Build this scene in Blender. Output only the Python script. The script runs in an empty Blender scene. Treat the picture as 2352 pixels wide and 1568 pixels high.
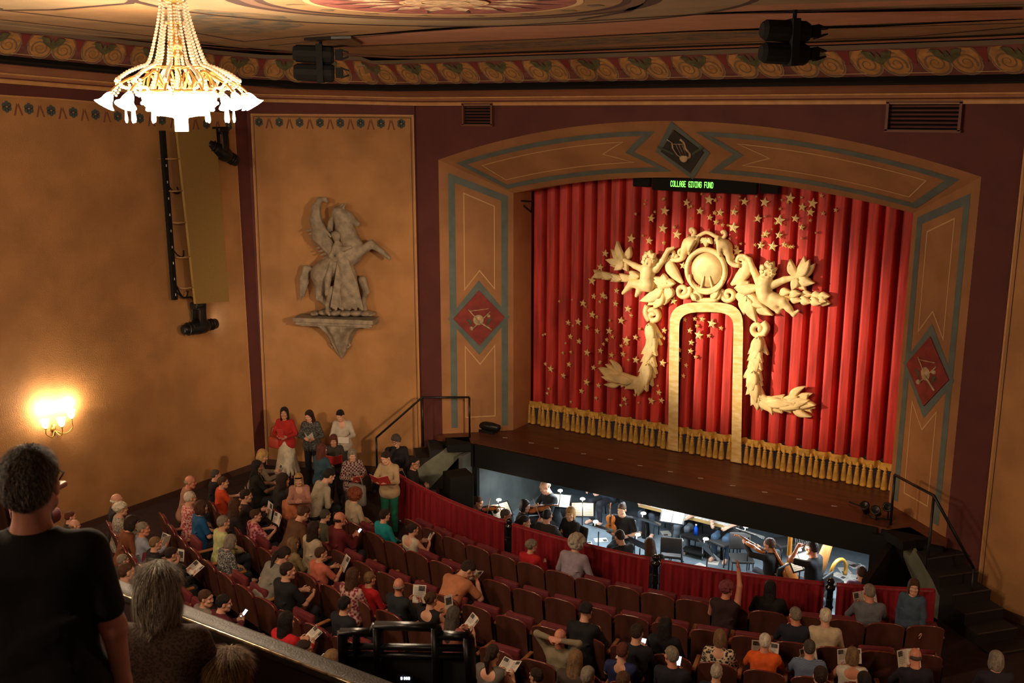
import bpy, math, random
import numpy as np
from mathutils import Vector, Matrix
random.seed(7); RNG = np.random.default_rng(7)
SC = bpy.context.scene; COL = SC.collection
PI = math.pi; V = Vector

# ------------------------------------------------------------------ camera, world, lights, exposure
CAM = V((7.6991, -17.19286, 6.86462)); YAW, PITCH, FPX = -0.571401, -0.220587, 2359.305
cd = bpy.data.cameras.new('camera'); cam = bpy.data.objects.new('camera', cd); COL.objects.link(cam)
cd.sensor_width = 36.0; cd.lens = 36.0 * FPX / 2352; cd.clip_end = 200; cd.clip_start = .05
DV = V((math.sin(YAW) * math.cos(PITCH), math.cos(YAW) * math.cos(PITCH), math.sin(PITCH)))
RV = V((math.cos(YAW), -math.sin(YAW), 0)); UV_ = RV.cross(DV)
cam.matrix_world = Matrix(((RV.x, UV_.x, -DV.x, CAM.x), (RV.y, UV_.y, -DV.y, CAM.y), (RV.z, UV_.z, -DV.z, CAM.z), (0, 0, 0, 1)))
cd.dof.use_dof = True; cd.dof.focus_distance = 19.0; cd.dof.aperture_fstop = 5.6
SC.camera = cam
SC.view_settings.view_transform = 'Standard'; SC.view_settings.look = 'None'
SC.view_settings.gamma = 1; SC.view_settings.use_curve_mapping = False
SC.view_settings.exposure = 0.35
w = bpy.data.worlds.new('hall_dark'); SC.world = w; w.use_nodes = True
w.node_tree.nodes['Background'].inputs[0].default_value = (1.0, .80, .70, 1); w.node_tree.nodes['Background'].inputs[1].default_value = .05

def lamp(name, kind, loc, power, col, radius=.1, target=None, cone=None, blend=.5, size=None):
    l = bpy.data.lights.new(name, kind); o = bpy.data.objects.new(name, l); COL.objects.link(o)
    o.location = loc; l.energy = power; l.color = col
    if kind in ('POINT', 'SPOT'): l.shadow_soft_size = radius
    if kind == 'AREA': l.shape = 'RECTANGLE'; l.size, l.size_y = size
    if kind == 'SPOT': l.spot_size = math.radians(cone); l.spot_blend = blend
    if target is not None: o.rotation_euler = (V(target) - V(loc)).to_track_quat('-Z', 'Y').to_euler()
    return o
WARM = (1.0, .74, .49)
HEADLAMP = (-9.05, -2.55, 2.33)
lamp('unseen_curtain_spot', 'SPOT', (-8.9, -8.05, 4.5), 12500, (1.0, .82, .60), .10, (.85, 1.9, 2.85), 20.5, 1.0)  # unseen spot without a fixture, set off frame to rake the curtain folds
lamp('front_of_house_spot', 'SPOT', (3.5, -14.6, 7.2), 700, (1.0, .83, .6), .2, (.7, 1.9, 3.0), 18, 1.0)
lamp('added_left_wall_spot', 'SPOT', (8.9, -9.6, 6.2), 4000, (1.0, .72, .46), .25, (-6.8, -.8, 2.0), 30, 1.0)  # added lamp, out of view, to brighten the left wall and shadow the statue
lamp('gallery_spot_warm', 'SPOT', (-5.6, -13.5, 6.4), 2200, (1.0, .62, .30), .25, (3.0, 1.6, .6), 20, 1.0)
for k in range(6):
    lamp('chandelier_light', 'POINT', (.27 + .80 * math.cos(k * PI / 3), -11.0 + .80 * math.sin(k * PI / 3), 6.82), 52, WARM, .09)
lamp('chandelier_light', 'POINT', (.27, -11.0, 6.6), 300, WARM, .3)
lamp('added_balcony_fill', 'POINT', (3.0, -20.3, 7.4), 150, WARM, .3)  # fill lamp added behind the camera to lift the dark balcony figures
lamp('unseen_rear_fill_light', 'POINT', (-4.2, -16.5, 7.3), 1000, WARM, .5)  # unseen lamp without a fixture, added for ambient light on the audience
for i, p in enumerate(((-9.26, -6.6, 1.55), (-9.26, -6.05, 1.5), (-9.2, -6.33, 1.5))):
    lamp('wall_sconce_light', 'POINT', p, 24, (1.0, .74, .44), .05)
lamp('rear_wall_sconce_light', 'POINT', (-9.1, -13.2, 1.6), 110, WARM, .2)
lamp('right_wall_sconce_light', 'POINT', (9.3, -5.5, 1.6), 130, WARM, .2)
for x in (-2.6, -.4, 1.8, 3.4):
    lamp('pit_strip_light', 'AREA', (x, .75, -.56), 50, (.82, .93, 1.0), target=(x, .55, -2), size=(1.5, .25))

# ------------------------------------------------------------------ pixel helpers: a photo pixel to a point on a real surface
def ray(px, py): return DV + RV * ((px - 1176) / FPX) - UV_ * ((py - 784) / FPX)
def on_z(px, py, z): v = ray(px, py); return CAM + v * ((z - CAM.z) / v.z)
def on_y(px, py, y): v = ray(px, py); return CAM + v * ((y - CAM.y) / v.y)
def on_pl(px, py, p0, n): v = ray(px, py); return CAM + v * ((V(p0) - CAM).dot(n) / v.dot(n))
def at_dep(px, py, d): return CAM + ray(px, py) * d

# ------------------------------------------------------------------ materials
def lin(h):
    h = h.lstrip('#'); c = [int(h[i:i + 2], 16) / 255 for i in (0, 2, 4)]
    return tuple(x / 12.92 if x <= .04045 else ((x + .055) / 1.055) ** 2.4 for x in c)
_M = {}
def mat(name, col, rough=.6, metal=0, emit=None, es=0, noise=0, nscale=8, bump=0, bscale=40, col2=None, kind=None, spec=.4, trans=0, sheen=0, coat=0, stretch=None):
    if name in _M: return _M[name]
    if isinstance(col, str): col = lin(col)
    m = bpy.data.materials.new(name); m.use_nodes = True; nt = m.node_tree; b = nt.nodes['Principled BSDF']
    b.inputs['Base Color'].default_value = (*col, 1); b.inputs['Roughness'].default_value = rough; b.inputs['Metallic'].default_value = metal
    b.inputs['Specular IOR Level'].default_value = spec
    if sheen: b.inputs['Sheen Weight'].default_value = sheen; b.inputs['Sheen Tint'].default_value = (*[min(1, c * 3 + .05) for c in col], 1)
    if coat: b.inputs['Coat Weight'].default_value = coat; b.inputs['Coat Roughness'].default_value = .15
    if trans: b.inputs['Transmission Weight'].default_value = trans
    if emit: b.inputs['Emission Color'].default_value = (*emit, 1); b.inputs['Emission Strength'].default_value = es
    if noise or col2 is not None or bump or kind:
        tc = nt.nodes.new('ShaderNodeTexCoord'); vec = tc.outputs['Object']
        if stretch:
            mp = nt.nodes.new('ShaderNodeMapping'); mp.inputs['Scale'].default_value = stretch
            nt.links.new(vec, mp.inputs['Vector']); vec = mp.outputs['Vector']
    if noise or col2 is not None or kind:
        if kind == 'voronoi':
            t = nt.nodes.new('ShaderNodeTexVoronoi'); t.inputs['Scale'].default_value = nscale; fac = t.outputs['Distance']
        elif kind == 'checker':
            t = nt.nodes.new('ShaderNodeTexChecker'); t.inputs['Scale'].default_value = nscale; fac = t.outputs['Fac']
        elif kind == 'wave':
            t = nt.nodes.new('ShaderNodeTexWave'); t.inputs['Scale'].default_value = nscale; t.inputs['Distortion'].default_value = 1.5; t.bands_direction = 'Z'; fac = t.outputs['Fac']
        else:
            t = nt.nodes.new('ShaderNodeTexNoise'); t.inputs['Scale'].default_value = nscale; t.inputs['Detail'].default_value = 5; fac = t.outputs['Fac']
        nt.links.new(vec, t.inputs['Vector'])
        rp = nt.nodes.new('ShaderNodeValToRGB'); rp.color_ramp.elements[0].position = .36; rp.color_ramp.elements[1].position = .64
        c2 = (lin(col2) if isinstance(col2, str) else col2) if col2 is not None else tuple(min(1, c * (1 + noise)) for c in col)
        c1 = col if col2 is not None else tuple(c * (1 - noise) for c in col)
        rp.color_ramp.elements[0].color = (*c1, 1); rp.color_ramp.elements[1].color = (*c2, 1)
        nt.links.new(fac, rp.inputs['Fac']); nt.links.new(rp.outputs['Color'], b.inputs['Base Color'])
    if bump:
        n = nt.nodes.new('ShaderNodeTexNoise'); n.inputs['Scale'].default_value = bscale; n.inputs['Detail'].default_value = 4
        nt.links.new(vec, n.inputs['Vector'])
        bp = nt.nodes.new('ShaderNodeBump'); bp.inputs['Strength'].default_value = bump; bp.inputs['Distance'].default_value = .05
        nt.links.new(n.outputs['Fac'], bp.inputs['Height']); nt.links.new(bp.outputs['Normal'], b.inputs['Normal'])
    _M[name] = m; return m

M = dict(
    tan=mat('plaster_tan', (.40, .195, .070), .75, noise=.14, nscale=1.3, bump=.25, bscale=60),
    maroon=mat('plaster_maroon', (.105, .026, .022), .75, noise=.12, nscale=2, bump=.2, bscale=60),
    prosc=mat('proscenium_tan', (.33, .155, .062), .75, noise=.12, nscale=1.5, bump=.25, bscale=60),
    reveal=mat('proscenium_reveal', (.36, .155, .065), .75, noise=.1, nscale=2),
    blue=mat('painted_slate_blue', (.105, .135, .125), .8, noise=.12, nscale=4),
    line=mat('painted_cream_line', (.55, .36, .17), .7),
    gilt=mat('cornice_gilt', (.52, .27, .095), .45, noise=.1, nscale=6),
    dkline=mat('painted_dark_line', (.05, .022, .018), .8),
    frieze_bg=mat('frieze_maroon', (.17, .055, .045), .8, noise=.2, nscale=5),
    frieze_tan=mat('frieze_scroll_ochre', (.42, .21, .065), .7, noise=.2, nscale=7),
    frieze_grey=mat('frieze_outline_grey', (.16, .12, .08), .8),
    frieze_green=mat('frieze_leaf_green', (.095, .095, .04), .8, noise=.3, nscale=9),
    cove=mat('cornice_cove_brown', (.13, .065, .045), .7),  # darker brown for the cornice cove
    pink=mat('ceiling_pink', (.46, .215, .125), .8, noise=.08, nscale=3),
    ctan=mat('ceiling_ochre', (.30, .17, .075), .8, noise=.14, nscale=2.5),
    cgrey=mat('ceiling_dull_olive', (.27, .185, .10), .8, noise=.12, nscale=2),
    cred=mat('ceiling_medallion_red', (.24, .07, .055), .8, noise=.25, nscale=9),
    foliage=mat('ceiling_painted_foliage', (.085, .085, .07), .85, col2=(.28, .17, .08), nscale=4.5),
    wood=mat('stage_floor_wood', (.105, .032, .016), .38, noise=.3, nscale=2.2, stretch=(.6, 4, 1), bump=.05),
    apron=mat('stage_apron_wood', (.085, .03, .018), .45, noise=.2, nscale=3, stretch=(.6, 4, 1)),
    black=mat('matte_black', (.008, .0075, .007), .8, spec=.2),
    blackm=mat('black_metal', (.016, .016, .017), .35, metal=.4),
    floor=mat('dark_carpet', (.022, .008, .008), .9, noise=.3, nscale=10),
    pitfloor=mat('pit_floor_blue_grey', (.17, .215, .25), .45, noise=.18, nscale=3.5),
    pitwall=mat('pit_wall_grey', (.10, .11, .105), .7, noise=.2, nscale=2),
    greypanel=mat('stair_side_grey_green', (.16, .165, .12), .7, noise=.15, nscale=5),
)

# ------------------------------------------------------------------ mesh helper
class MB:
    def __init__(s): s.v = []; s.f = []; s.m = []; s.sm = []
    def add(s, vs, fs, m=0, smooth=False):
        o = len(s.v); s.v += [tuple(v) for v in vs]
        for f in fs: s.f.append(tuple(i + o for i in f)); s.m.append(m); s.sm.append(smooth)
    def poly(s, pts, m=0): s.add(pts, [tuple(range(len(pts)))], m)
    def box(s, c, d, m=0, rz=0, R=None):
        R = R or Matrix.Rotation(rz, 3, 'Z'); c = V(c)
        vs = [c + R @ V((x * d[0] / 2, y * d[1] / 2, z * d[2] / 2)) for x in (-1, 1) for y in (-1, 1) for z in (-1, 1)]
        s.add(vs, [(0, 1, 3, 2), (4, 6, 7, 5), (0, 4, 5, 1), (2, 3, 7, 6), (0, 2, 6, 4), (1, 5, 7, 3)], m)
    def bbox(s, c, d, b, m=0, R=None, seg=2):
        # box with rounded edges
        R = R or Matrix.Identity(3); c = V(c); h = [max(x / 2 - b, 1e-4) for x in d]; n = seg + 1
        import itertools
        vs, fs = [], []
        ring = []
        for k in range(4):
            sx, sy = ((1, 1), (-1, 1), (-1, -1), (1, -1))[k]
            for i in range(n): a = PI / 2 * (k + i / seg); ring.append((sx * h[0], sy * h[1], math.cos(a), math.sin(a)))
        lv = [(-1, PI / 2 * (1 - i / seg)) for i in range(n)] + [(1, PI / 2 * i / seg) for i in range(n)]
        for sz, a in lv:
            for (x, y, ca, sa) in ring: vs.append(c + R @ V((x + b * math.cos(a) * ca, y + b * math.cos(a) * sa, sz * (h[2] + b * math.sin(a)))))
        L = len(ring)
        for j in range(len(lv) - 1):
            for i in range(L): fs.append((j * L + i, j * L + (i + 1) % L, (j + 1) * L + (i + 1) % L, (j + 1) * L + i))
        fs.append(tuple(reversed(range(L)))); fs.append(tuple((len(lv) - 1) * L + i for i in range(L)))
        s.add(vs, fs, m, True)
    def tube(s, pts, r, n=8, m=0, cap=True, closed=False, flat=1.0):
        pts = [V(p) for p in pts]; k = len(pts); rs = r if hasattr(r, '__len__') else [r] * k
        vs, fs = [], []; up = None
        for i, p in enumerate(pts):
            a = pts[(i - 1) % k] if (closed or i) else p; b = pts[(i + 1) % k] if (closed or i < k - 1) else p
            t = (b - a); t = t.normalized() if t.length > 1e-9 else V((0, 0, 1))
            if up is None: up = V((0, 0, 1)) if abs(t.z) < .9 else V((0, 1, 0))
            x = t.cross(up)
            if x.length < 1e-6: x = t.orthogonal()
            x.normalize(); y = x.cross(t).normalized(); up = y
            for j in range(n):
                q = 2 * PI * j / n; vs.append(p + x * (rs[i] * math.cos(q)) + y * (rs[i] * flat * math.sin(q)))
        for i in range(k if closed else k - 1):
            for j in range(n): fs.append((i * n + j, i * n + (j + 1) % n, ((i + 1) % k) * n + (j + 1) % n, ((i + 1) % k) * n + j))
        if cap and not closed: fs.append(tuple(reversed(range(n)))); fs.append(tuple((k - 1) * n + j for j in range(n)))
        s.add(vs, fs, m, True)
    def lathe(s, prof, c=(0, 0, 0), n=16, m=0, R=None, smooth=True):
        c = V(c); R = R or Matrix.Identity(3); vs, fs = [], []
        for (r, z) in prof:
            for j in range(n): a = 2 * PI * j / n; vs.append(c + R @ V((r * math.cos(a), r * math.sin(a), z)))
        for i in range(len(prof) - 1):
            for j in range(n): fs.append((i * n + j, i * n + (j + 1) % n, (i + 1) * n + (j + 1) % n, (i + 1) * n + j))
        if prof[0][0] > 1e-5: fs.append(tuple(reversed(range(n))))
        if prof[-1][0] > 1e-5: fs.append(tuple((len(prof) - 1) * n + j for j in range(n)))
        s.add(vs, fs, m, smooth)
    def ball(s, c, r, m=0, n=10, R=None):
        r = r if hasattr(r, '__len__') else (r, r, r); R = R or Matrix.Identity(3); c = V(c); vs, fs = [], []; k = n // 2
        for i in range(k + 1):
            p = PI * i / k
            for j in range(n): a = 2 * PI * j / n; vs.append(c + R @ V((r[0] * math.sin(p) * math.cos(a), r[1] * math.sin(p) * math.sin(a), -r[2] * math.cos(p))))
        for i in range(k):
            for j in range(n): fs.append((i * n + j, i * n + (j + 1) % n, (i + 1) * n + (j + 1) % n, (i + 1) * n + j))
        s.add(vs, fs, m, True)
    def prism(s, front, off, m=0, smooth=False):
        # closed outline (points) extruded by the vector off
        k = len(front); off = V(off); vs = [V(p) for p in front] + [V(p) + off for p in front]
        s.add(vs, [tuple(range(k)), tuple(range(2 * k - 1, k - 1, -1))] + [(i, i + k, (i + 1) % k + k, (i + 1) % k) for i in range(k)], m, smooth)
    def strip(s, rows, m=0, smooth=False, closed=False):
        n = len(rows[0]); vs = [p for r in rows for p in r]; fs = []
        for i in range(len(rows) - 1):
            for j in range(n if closed else n - 1): fs.append((i * n + j, i * n + (j + 1) % n, (i + 1) * n + (j + 1) % n, (i + 1) * n + j))
        s.add(vs, fs, m, smooth)
    def mesh(s, name, mats, origin=(0, 0, 0)):
        me = bpy.data.meshes.new(name); o = V(origin)
        me.from_pydata([(v[0] - o.x, v[1] - o.y, v[2] - o.z) for v in s.v], [], s.f)
        for m in (mats if isinstance(mats, (list, tuple)) else [mats]): me.materials.append(m)
        me.polygons.foreach_set('material_index', s.m); me.polygons.foreach_set('use_smooth', s.sm); me.update()
        return me
    def build(s, name, mats, parent=None, origin=None, struct=False):
        if origin is None: origin = tuple(parent.location) if parent is not None and parent.parent is None and not parent.get('_loc') else (0, 0, 0)
        return link(name, s.mesh(name, mats, origin), parent, (0, 0, 0) if parent is not None else origin, struct)
def link(name, me, parent=None, loc=(0, 0, 0), struct=False):
    o = bpy.data.objects.new(name, me); COL.objects.link(o); o.location = loc
    if parent is not None: o.parent = parent
    if struct: o['kind'] = 'structure'
    return o
def thing(name, label, cat, loc=(0, 0, 0), rz=0, group=None, local=False):
    o = bpy.data.objects.new(name, None); COL.objects.link(o); o.empty_display_size = .1
    o.location = loc; o.rotation_euler = (0, 0, rz); tag(o, label, cat, group)
    return o
def tag(o, label, cat, group=None):
    o['label'] = label; o['category'] = cat
    if group: o['group'] = group
    return o
def local(mb, name, mats, parent): return link(name, mb.mesh(name, mats), parent)
def lerp(a, b, t): return a + (b - a) * t
def resample(pts, n):
    pts = [V(p) for p in pts]; L = [0]
    for a, b in zip(pts, pts[1:]): L.append(L[-1] + (b - a).length)
    out = []
    for i in range(n):
        s = L[-1] * i / (n - 1); j = min(max(k for k in range(len(L)) if L[k] <= s + 1e-9), len(pts) - 2)
        out.append(pts[j].lerp(pts[j + 1], (s - L[j]) / max(L[j + 1] - L[j], 1e-9)))
    return out
def smooth_path(pts, n=24):
    # Catmull-Rom
    P = [V(p) for p in pts]; P = [P[0] * 2 - P[1]] + P + [P[-1] * 2 - P[-2]]; out = []
    segs = len(P) - 3
    for i in range(n):
        t = i / (n - 1) * segs; k = min(int(t), segs - 1); t -= k; a, b, c, d = P[k:k + 4]
        out.append(.5 * ((2 * b) + (c - a) * t + (2 * a - 5 * b + 4 * c - d) * t * t + (3 * b - a - 3 * c + d) * t ** 3))
    return out
# ------------------------------------------------------------------ the room
ZF, ZP = -1.05, -2.1                      # stalls floor, pit floor (stage floor is z = 0)
YC, RR = 7.93, 11.22                      # centre of the seat rows, radius of the pit rail
WO, ZO, WI, ZI, PD, RD = 5.155, 5.886, 4.0, 5.184, 1.058, .72
ZOA, ZIA = 6.694, 5.636
PB = V((-5.72, -.03, 0)); CB = V((-9.15, -1.42, 0)); AE = V((-9.75, -13.5, 0))
def nrm(a, b):
    d = (b - a).normalized(); return V((-d.y, d.x, 0))
NB = nrm(PB, CB); NA = nrm(CB, AE)        # into the room
if NB.y > 0: NB = -NB
if NA.x < 0: NA = -NA
NBR = V((-NB.x, NB.y, 0)); NAR = V((-NA.x, NA.y, 0))
def onB(px, py, off=0): return on_pl(px, py, PB + NB * off, NB)
def onA(px, py, off=0): return on_pl(px, py, CB + NA * off, NA)
PBR = V((5.72, -.03, 0)); CBR = V((9.15, -1.42, 0)); AER = V((9.75, -13.5, 0))
def onBR(px, py, off=0): return on_pl(px, py, PBR + NBR * off, NBR)
def zc(x, y):                              # the ceiling rises a little towards the left wall
    a = max(0, -4.8 - x); return 7.82 + .062 * a + .02 * max(0, -2 - y) * min(1, a / 3)
def on_c(px, py):
    z = 7.82
    for _ in range(12): p = on_z(px, py, z); z = .5 * z + .5 * zc(p.x, p.y)
    return V((p.x, p.y, zc(p.x, p.y)))
def ribbon(mb, pts, width, m, n, closed=False, off=.004):
    # painted line: flat ribbon along pts lying on a surface with normal n
    pts = [V(p) for p in pts]; k = len(pts); n = V(n).normalized(); L, Rr = [], []
    for i, p in enumerate(pts):
        a = pts[i - 1] if (i or closed) else None; b = pts[(i + 1) % k] if (i < k - 1 or closed) else None
        d1 = (p - a).normalized() if a is not None else None; d2 = (b - p).normalized() if b is not None else None
        if d1 is None: d1 = d2
        if d2 is None: d2 = d1
        s1, s2 = n.cross(d1), n.cross(d2); s = (s1 + s2)
        s = s.normalized() if s.length > 1e-4 else s1
        s = s * min(2.5, 1 / max(.35, s.dot(s1))) * (width / 2)
        L.append(p + s + n * off); Rr.append(p - s + n * off)
    if closed: L.append(L[0]); Rr.append(Rr[0])
    mb.strip([L, Rr], m)

# floors
def arc(R, a0, a1, n, z): return [V((R * math.sin(lerp(a0, a1, i / (n - 1))), YC - R * math.cos(lerp(a0, a1, i / (n - 1))), z)) for i in range(n)]
A0, A1 = math.radians(-27.5), math.radians(29)
b = MB(); f1 = arc(RR, A0, A1, 40, ZF)
outer = [V((lerp(-10.6, 10.6, i / 39), -24, ZF)) for i in range(40)]
b.strip([f1, [V((p.x * 1.9, -6.5, ZF)) for p in f1], outer], 0)
b.poly([(-10.6, 1, ZF), (f1[0].x, f1[0].y, ZF), (f1[0].x * 1.9, -6.5, ZF), (-10.6, -6.5, ZF)]); b.poly([(10.6, 1, ZF), (10.6, -6.5, ZF), (f1[-1].x * 1.9, -6.5, ZF), (f1[-1].x, f1[-1].y, ZF)])
b.poly([(-10.6, 1, ZF), (-5, 1, ZF), (f1[0].x, f1[0].y, ZF)]); b.poly([(10.6, 1, ZF), (f1[-1].x, f1[-1].y, ZF), (5, 1, ZF)])
b.build('floor', M['floor'], struct=True)
b = MB(); b.box((0, .6, ZP - .05), (11.5, 10.4, .1)); b.build('floor_pit', M['pitfloor'], struct=True)
b = MB()
front = [V((p.x, p.y, ZP)) for p in f1]; b.strip([[V((p.x, p.y, ZF)) for p in f1], front], 0)
b.box((-4.32, 2.05, (ZP - .1) / 2 - .1), (.1, 5.1, 2.0), 1); b.box((-4.32, -1.4, (ZP + ZF) / 2), (.1, 1.8, -ZP + ZF), 0); b.box((4.35, 1.6, (ZP - .1) / 2 - .1), (.1, 7, 2.0), 0)
b.box((0, 4.6, (ZP) / 2 - .2), (9, .1, 2.1), 1)
b.build('wall_pit', [M['black'], M['pitwall']], struct=True)
# stage
b = MB(); b.box((0, 2.6, -.06), (10.4, 5.49, .12), 0); b.box((0, .15, .004), (8.5, .56, .012), 1)
b.build('floor_stage', [M['wood'], M['apron']], struct=True)
b = MB(); b.box((-.05, -.16, -.26), (8.3, .08, .5)); b.box((-4.22, .3, -.27), (.1, 1.0, .5)); b.box((4.22, .3, -.27), (.1, 1.0, .5))
b.box((4.6, -.2, -1.1), (1.15, .1, 2.0)); b.box((-4.6, -.1, -1.1), (.9, .1, 2.0)); b.build('trim_5', M['black'], struct=True)
# main wall with the proscenium opening, proscenium band and reveal
def arch_o(u): return V((WO * u, 0, ZO + (ZOA - ZO) * (1 - abs(u) ** 2.0)))
def arch_i(u): return V((WI * u, PD, ZI + (ZIA - ZI) * (1 - abs(u) ** 2.0)))
NU = 40; US = [-1 + 2 * i / NU for i in range(NU + 1)]
b = MB()
top = [V((WO * u, 0, 8.4)) for u in US]; b.strip([[arch_o(u) for u in US], top], 0)
for s in (-1, 1): b.poly([(s * 5.78, 0, -2.1), (s * WO, 0, -2.1), (s * WO, 0, 8.4), (s * 5.78, 0, 8.4)])
b.build('wall_front', M['maroon'], struct=True)
band = MB()
band.strip([[arch_o(u) for u in US], [arch_i(u) for u in US]], 0)
band.strip([[arch_i(u) for u in US], [arch_i(u) + V((0, RD, 0)) for u in US]], 1)
for s in (-1, 1):
    o0, o1, i0, i1 = V((s * WO, 0, -2)), V((s * WO, 0, ZO)), V((s * WI, PD, -.05)), V((s * WI, PD, ZI))
    band.poly([o0, i0, i1, o1]); band.poly([i0, i0 + V((0, RD, 0)), i1 + V((0, RD, 0)), i1], 1)
    n = V((-s * PD, -(WO - WI), 0)).normalized()
    pr = lambda t, z, s=s: V((s * lerp(WO, WI, t), PD * t, z))
    zd = 2.55 if s < 0 else 2.62
    ribbon(band, [pr(.17, .12), pr(.17, 5.52), pr(.88, 5.08), pr(.88, .12)], .14, 2, n)
    ribbon(band, [pr(.33, zd + .62), pr(.33, 5.2), pr(.74, 4.92), pr(.74, zd + .62), pr(.535, zd + 1.02)], .022, 3, n, True)
    ribbon(band, [pr(.33, .35), pr(.33, zd - .62), pr(.535, zd - 1.02), pr(.74, zd - .62), pr(.74, .35)], .022, 3, n, True)
    ribbon(band, [pr(.17, zd), pr(.525, zd + .68), pr(.88, zd), pr(.525, zd - .68)], .17, 2, n, True, .006)
pa = lambda u, t: arch_o(u).lerp(arch_i(u), t)
def arch_n(u):
    return (pa(u + .01, .5) - pa(u - .01, .5)).cross(pa(u, 1) - pa(u, 0)).normalized()
for s in (-1, 1):
    def rib(pts, w, m):
        P = []
        for (u0, t0), (u1, t1) in zip(pts, pts[1:] + pts[:1]):
            k = max(2, int(abs(u1 - u0) * 26))
            P += [(lerp(u0, u1, i / k), lerp(t0, t1, i / k)) for i in range(k)]
        Q = [pa(s * u, t) for u, t in P]; k = len(Q); L, R_ = [], []
        for i in range(k):
            n = arch_n(s * P[i][0]); n = n if n.y < 0 else -n
            d1, d2 = (Q[i] - Q[i - 1]).normalized(), (Q[(i + 1) % k] - Q[i]).normalized(); s1 = n.cross(d1); q = s1 + n.cross(d2)
            q = q.normalized() if q.length > 1e-3 else s1
            q = q * min(2.2, 1 / max(.4, q.dot(s1))) * w / 2
            L.append(Q[i] + q + n * .008); R_.append(Q[i] - q + n * .008)
        band.strip([L + L[:1], R_ + R_[:1]], m)
    rib([(.105, .20), (.955, .19), (.965, .84), (.12, .85), (.235, .52)], .12, 2)
    rib([(.235, .33), (.90, .33), (.915, .70), (.25, .70), (.36, .52)], .022, 3)
nd = arch_n(0); nd = nd if nd.y < 0 else -nd
ribbon(band, [pa(0, .06), pa(.105, .52), pa(0, .96), pa(-.105, .52)], .10, 2, nd, True, .012)
band.build('trim_1', [M['prosc'], M['reveal'], M['blue'], M['line']], struct=True)

# splayed side walls with tan panels, stripe, flower rows
FLW = [V((math.cos(a) * r, math.sin(a) * r, 0)) for k in range(10) for a, r in [(2 * PI * k / 10, .075 if k % 2 else .045)]]
def flowers(b, f, n, xs, m0):
    X = n.cross(V((0, 0, 1)))
    for i, (px, py) in enumerate(xs):
        c = f(px, py)
        for k in range(6):
            a = PI / 6 + k * PI / 3; q = c + X * (.055 * math.cos(a)) + V((0, 0, .055 * math.sin(a)))
            b.poly([q + X * (.042 * math.cos(j)) + V((0, 0, .05 * math.sin(j))) + n * .006 for j in np.linspace(0, 2 * PI, 7)[:-1]], m0)
        c2 = (c + f(*xs[i + 1])) / 2 if i + 1 < len(xs) else None
        if c2 is not None:
            for sx in (-1, 1):
                b.poly([c2 + n * .006 + X * (sx * .02) + V((0, 0, .09)), c2 + n * .006 + X * (sx * .085) + V((0, 0, -.13)), c2 + n * .006 + X * (sx * .05) + V((0, 0, -.13)), c2 + n * .006 + V((0, 0, .04))], m0 + 1)
def wallB(f, n, P0, P1, name, tl, tr, br, bl, fl):
    b = MB(); b.poly([(P0.x, P0.y, ZF - .05), (P1.x, P1.y, ZF - .05), (P1.x, P1.y, 8.5), (P0.x, P0.y, 8.5)])
    q = [f(*tl), f(*tr), f(*br), f(*bl)]
    if q[2].z > ZF: q[2] = q[1] + (q[2] - q[1]) * ((q[1].z - ZF) / (q[1].z - q[2].z))
    if q[3].z > ZF: q[3] = q[0] + (q[3] - q[0]) * ((q[0].z - ZF) / (q[0].z - q[3].z))
    b.poly([p + n * .004 for p in q], 1)
    for d, wd, m in ((.0, .022, 2), (.05, .012, 3)):
        c = [q[3], q[0], q[1], q[2]]; ce = sum(c, V()) / 4; sh = lambda p: p + V(((ce.x - p.x) * d / 1.7, (ce.y - p.y) * d / 1.7, -d if p.z > 3 else 0))
        ribbon(b, [sh(p) for p in c], wd, m, n, off=.008)
    flowers(b, f, n, fl, 4)
    return b
fb = [(595 + i * 46.7, 280 + i * .57) for i in range(8)]
bB = wallB(onB, NB, PB, CB, 'B', (577, 262), (949, 265), (966, 1010), (610, 1012), fb)
blu, rdp = mat('flower_blue', (.07, .085, .08), .8), mat('flower_red_ochre', (.20, .07, .035), .8)
mw = [M['maroon'], M['tan'], M['gilt'], M['dkline'], blu, rdp]
bB.build('wall_left_front', mw, struct=True)
bA = MB(); bA.poly([(CB.x, CB.y, ZF - .05), (AE.x, AE.y, ZF - .05), (AE.x, AE.y, 9.2), (CB.x, CB.y, 9.2)])
q = [onA(0, 219), onA(130, 227), onA(537, 262), onA(581, 1000)]; q[3].z = ZF; e = CB.lerp(AE, .97)
q = [V((e.x, e.y, q[0].z + .25))] + q + [V((e.x, e.y, ZF))]
bA.poly([p + NA * .004 for p in q], 1)
ribbon(bA, q[:5], .022, 2, NA, off=.008)
flowers(bA, onA, NA, [(15 + i * 51, 245 + i * 4.4) for i in range(11)], 4)
bA.build('wall_left', mw, struct=True)
fr = lambda p: V((-p.x, p.y, p.z))
b = MB(); b.poly([(PBR.x, PBR.y, ZF - .05), (CBR.x, CBR.y, ZF - .05), (CBR.x, CBR.y, 8.5), (PBR.x, PBR.y, 8.5)])
q = [V((PBR.x, PBR.y, ZF)), V((PBR.x, PBR.y, 6.78)), V((9.1, CBR.y, 6.78)), V((9.1, CBR.y, ZF))]
b.poly([p + NBR * .004 for p in q], 1); ribbon(b, q[:3], .03, 2, NBR, off=.008)
ribbon(b, [q[0] + V((.06, -.024, 0)), q[1] + V((.06, -.024, -.06)), q[2] + V((-.1, .02, -.06))], .012, 3, NBR, off=.008)
b.build('wall_right_front', mw, struct=True)
b = MB(); b.poly([(CBR.x, CBR.y, ZF - .05), (AER.x, AER.y, ZF - .05), (AER.x, AER.y, 9.2), (CBR.x, CBR.y, 9.2)], 0); b.build('wall_right', M['tan'], struct=True)
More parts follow.
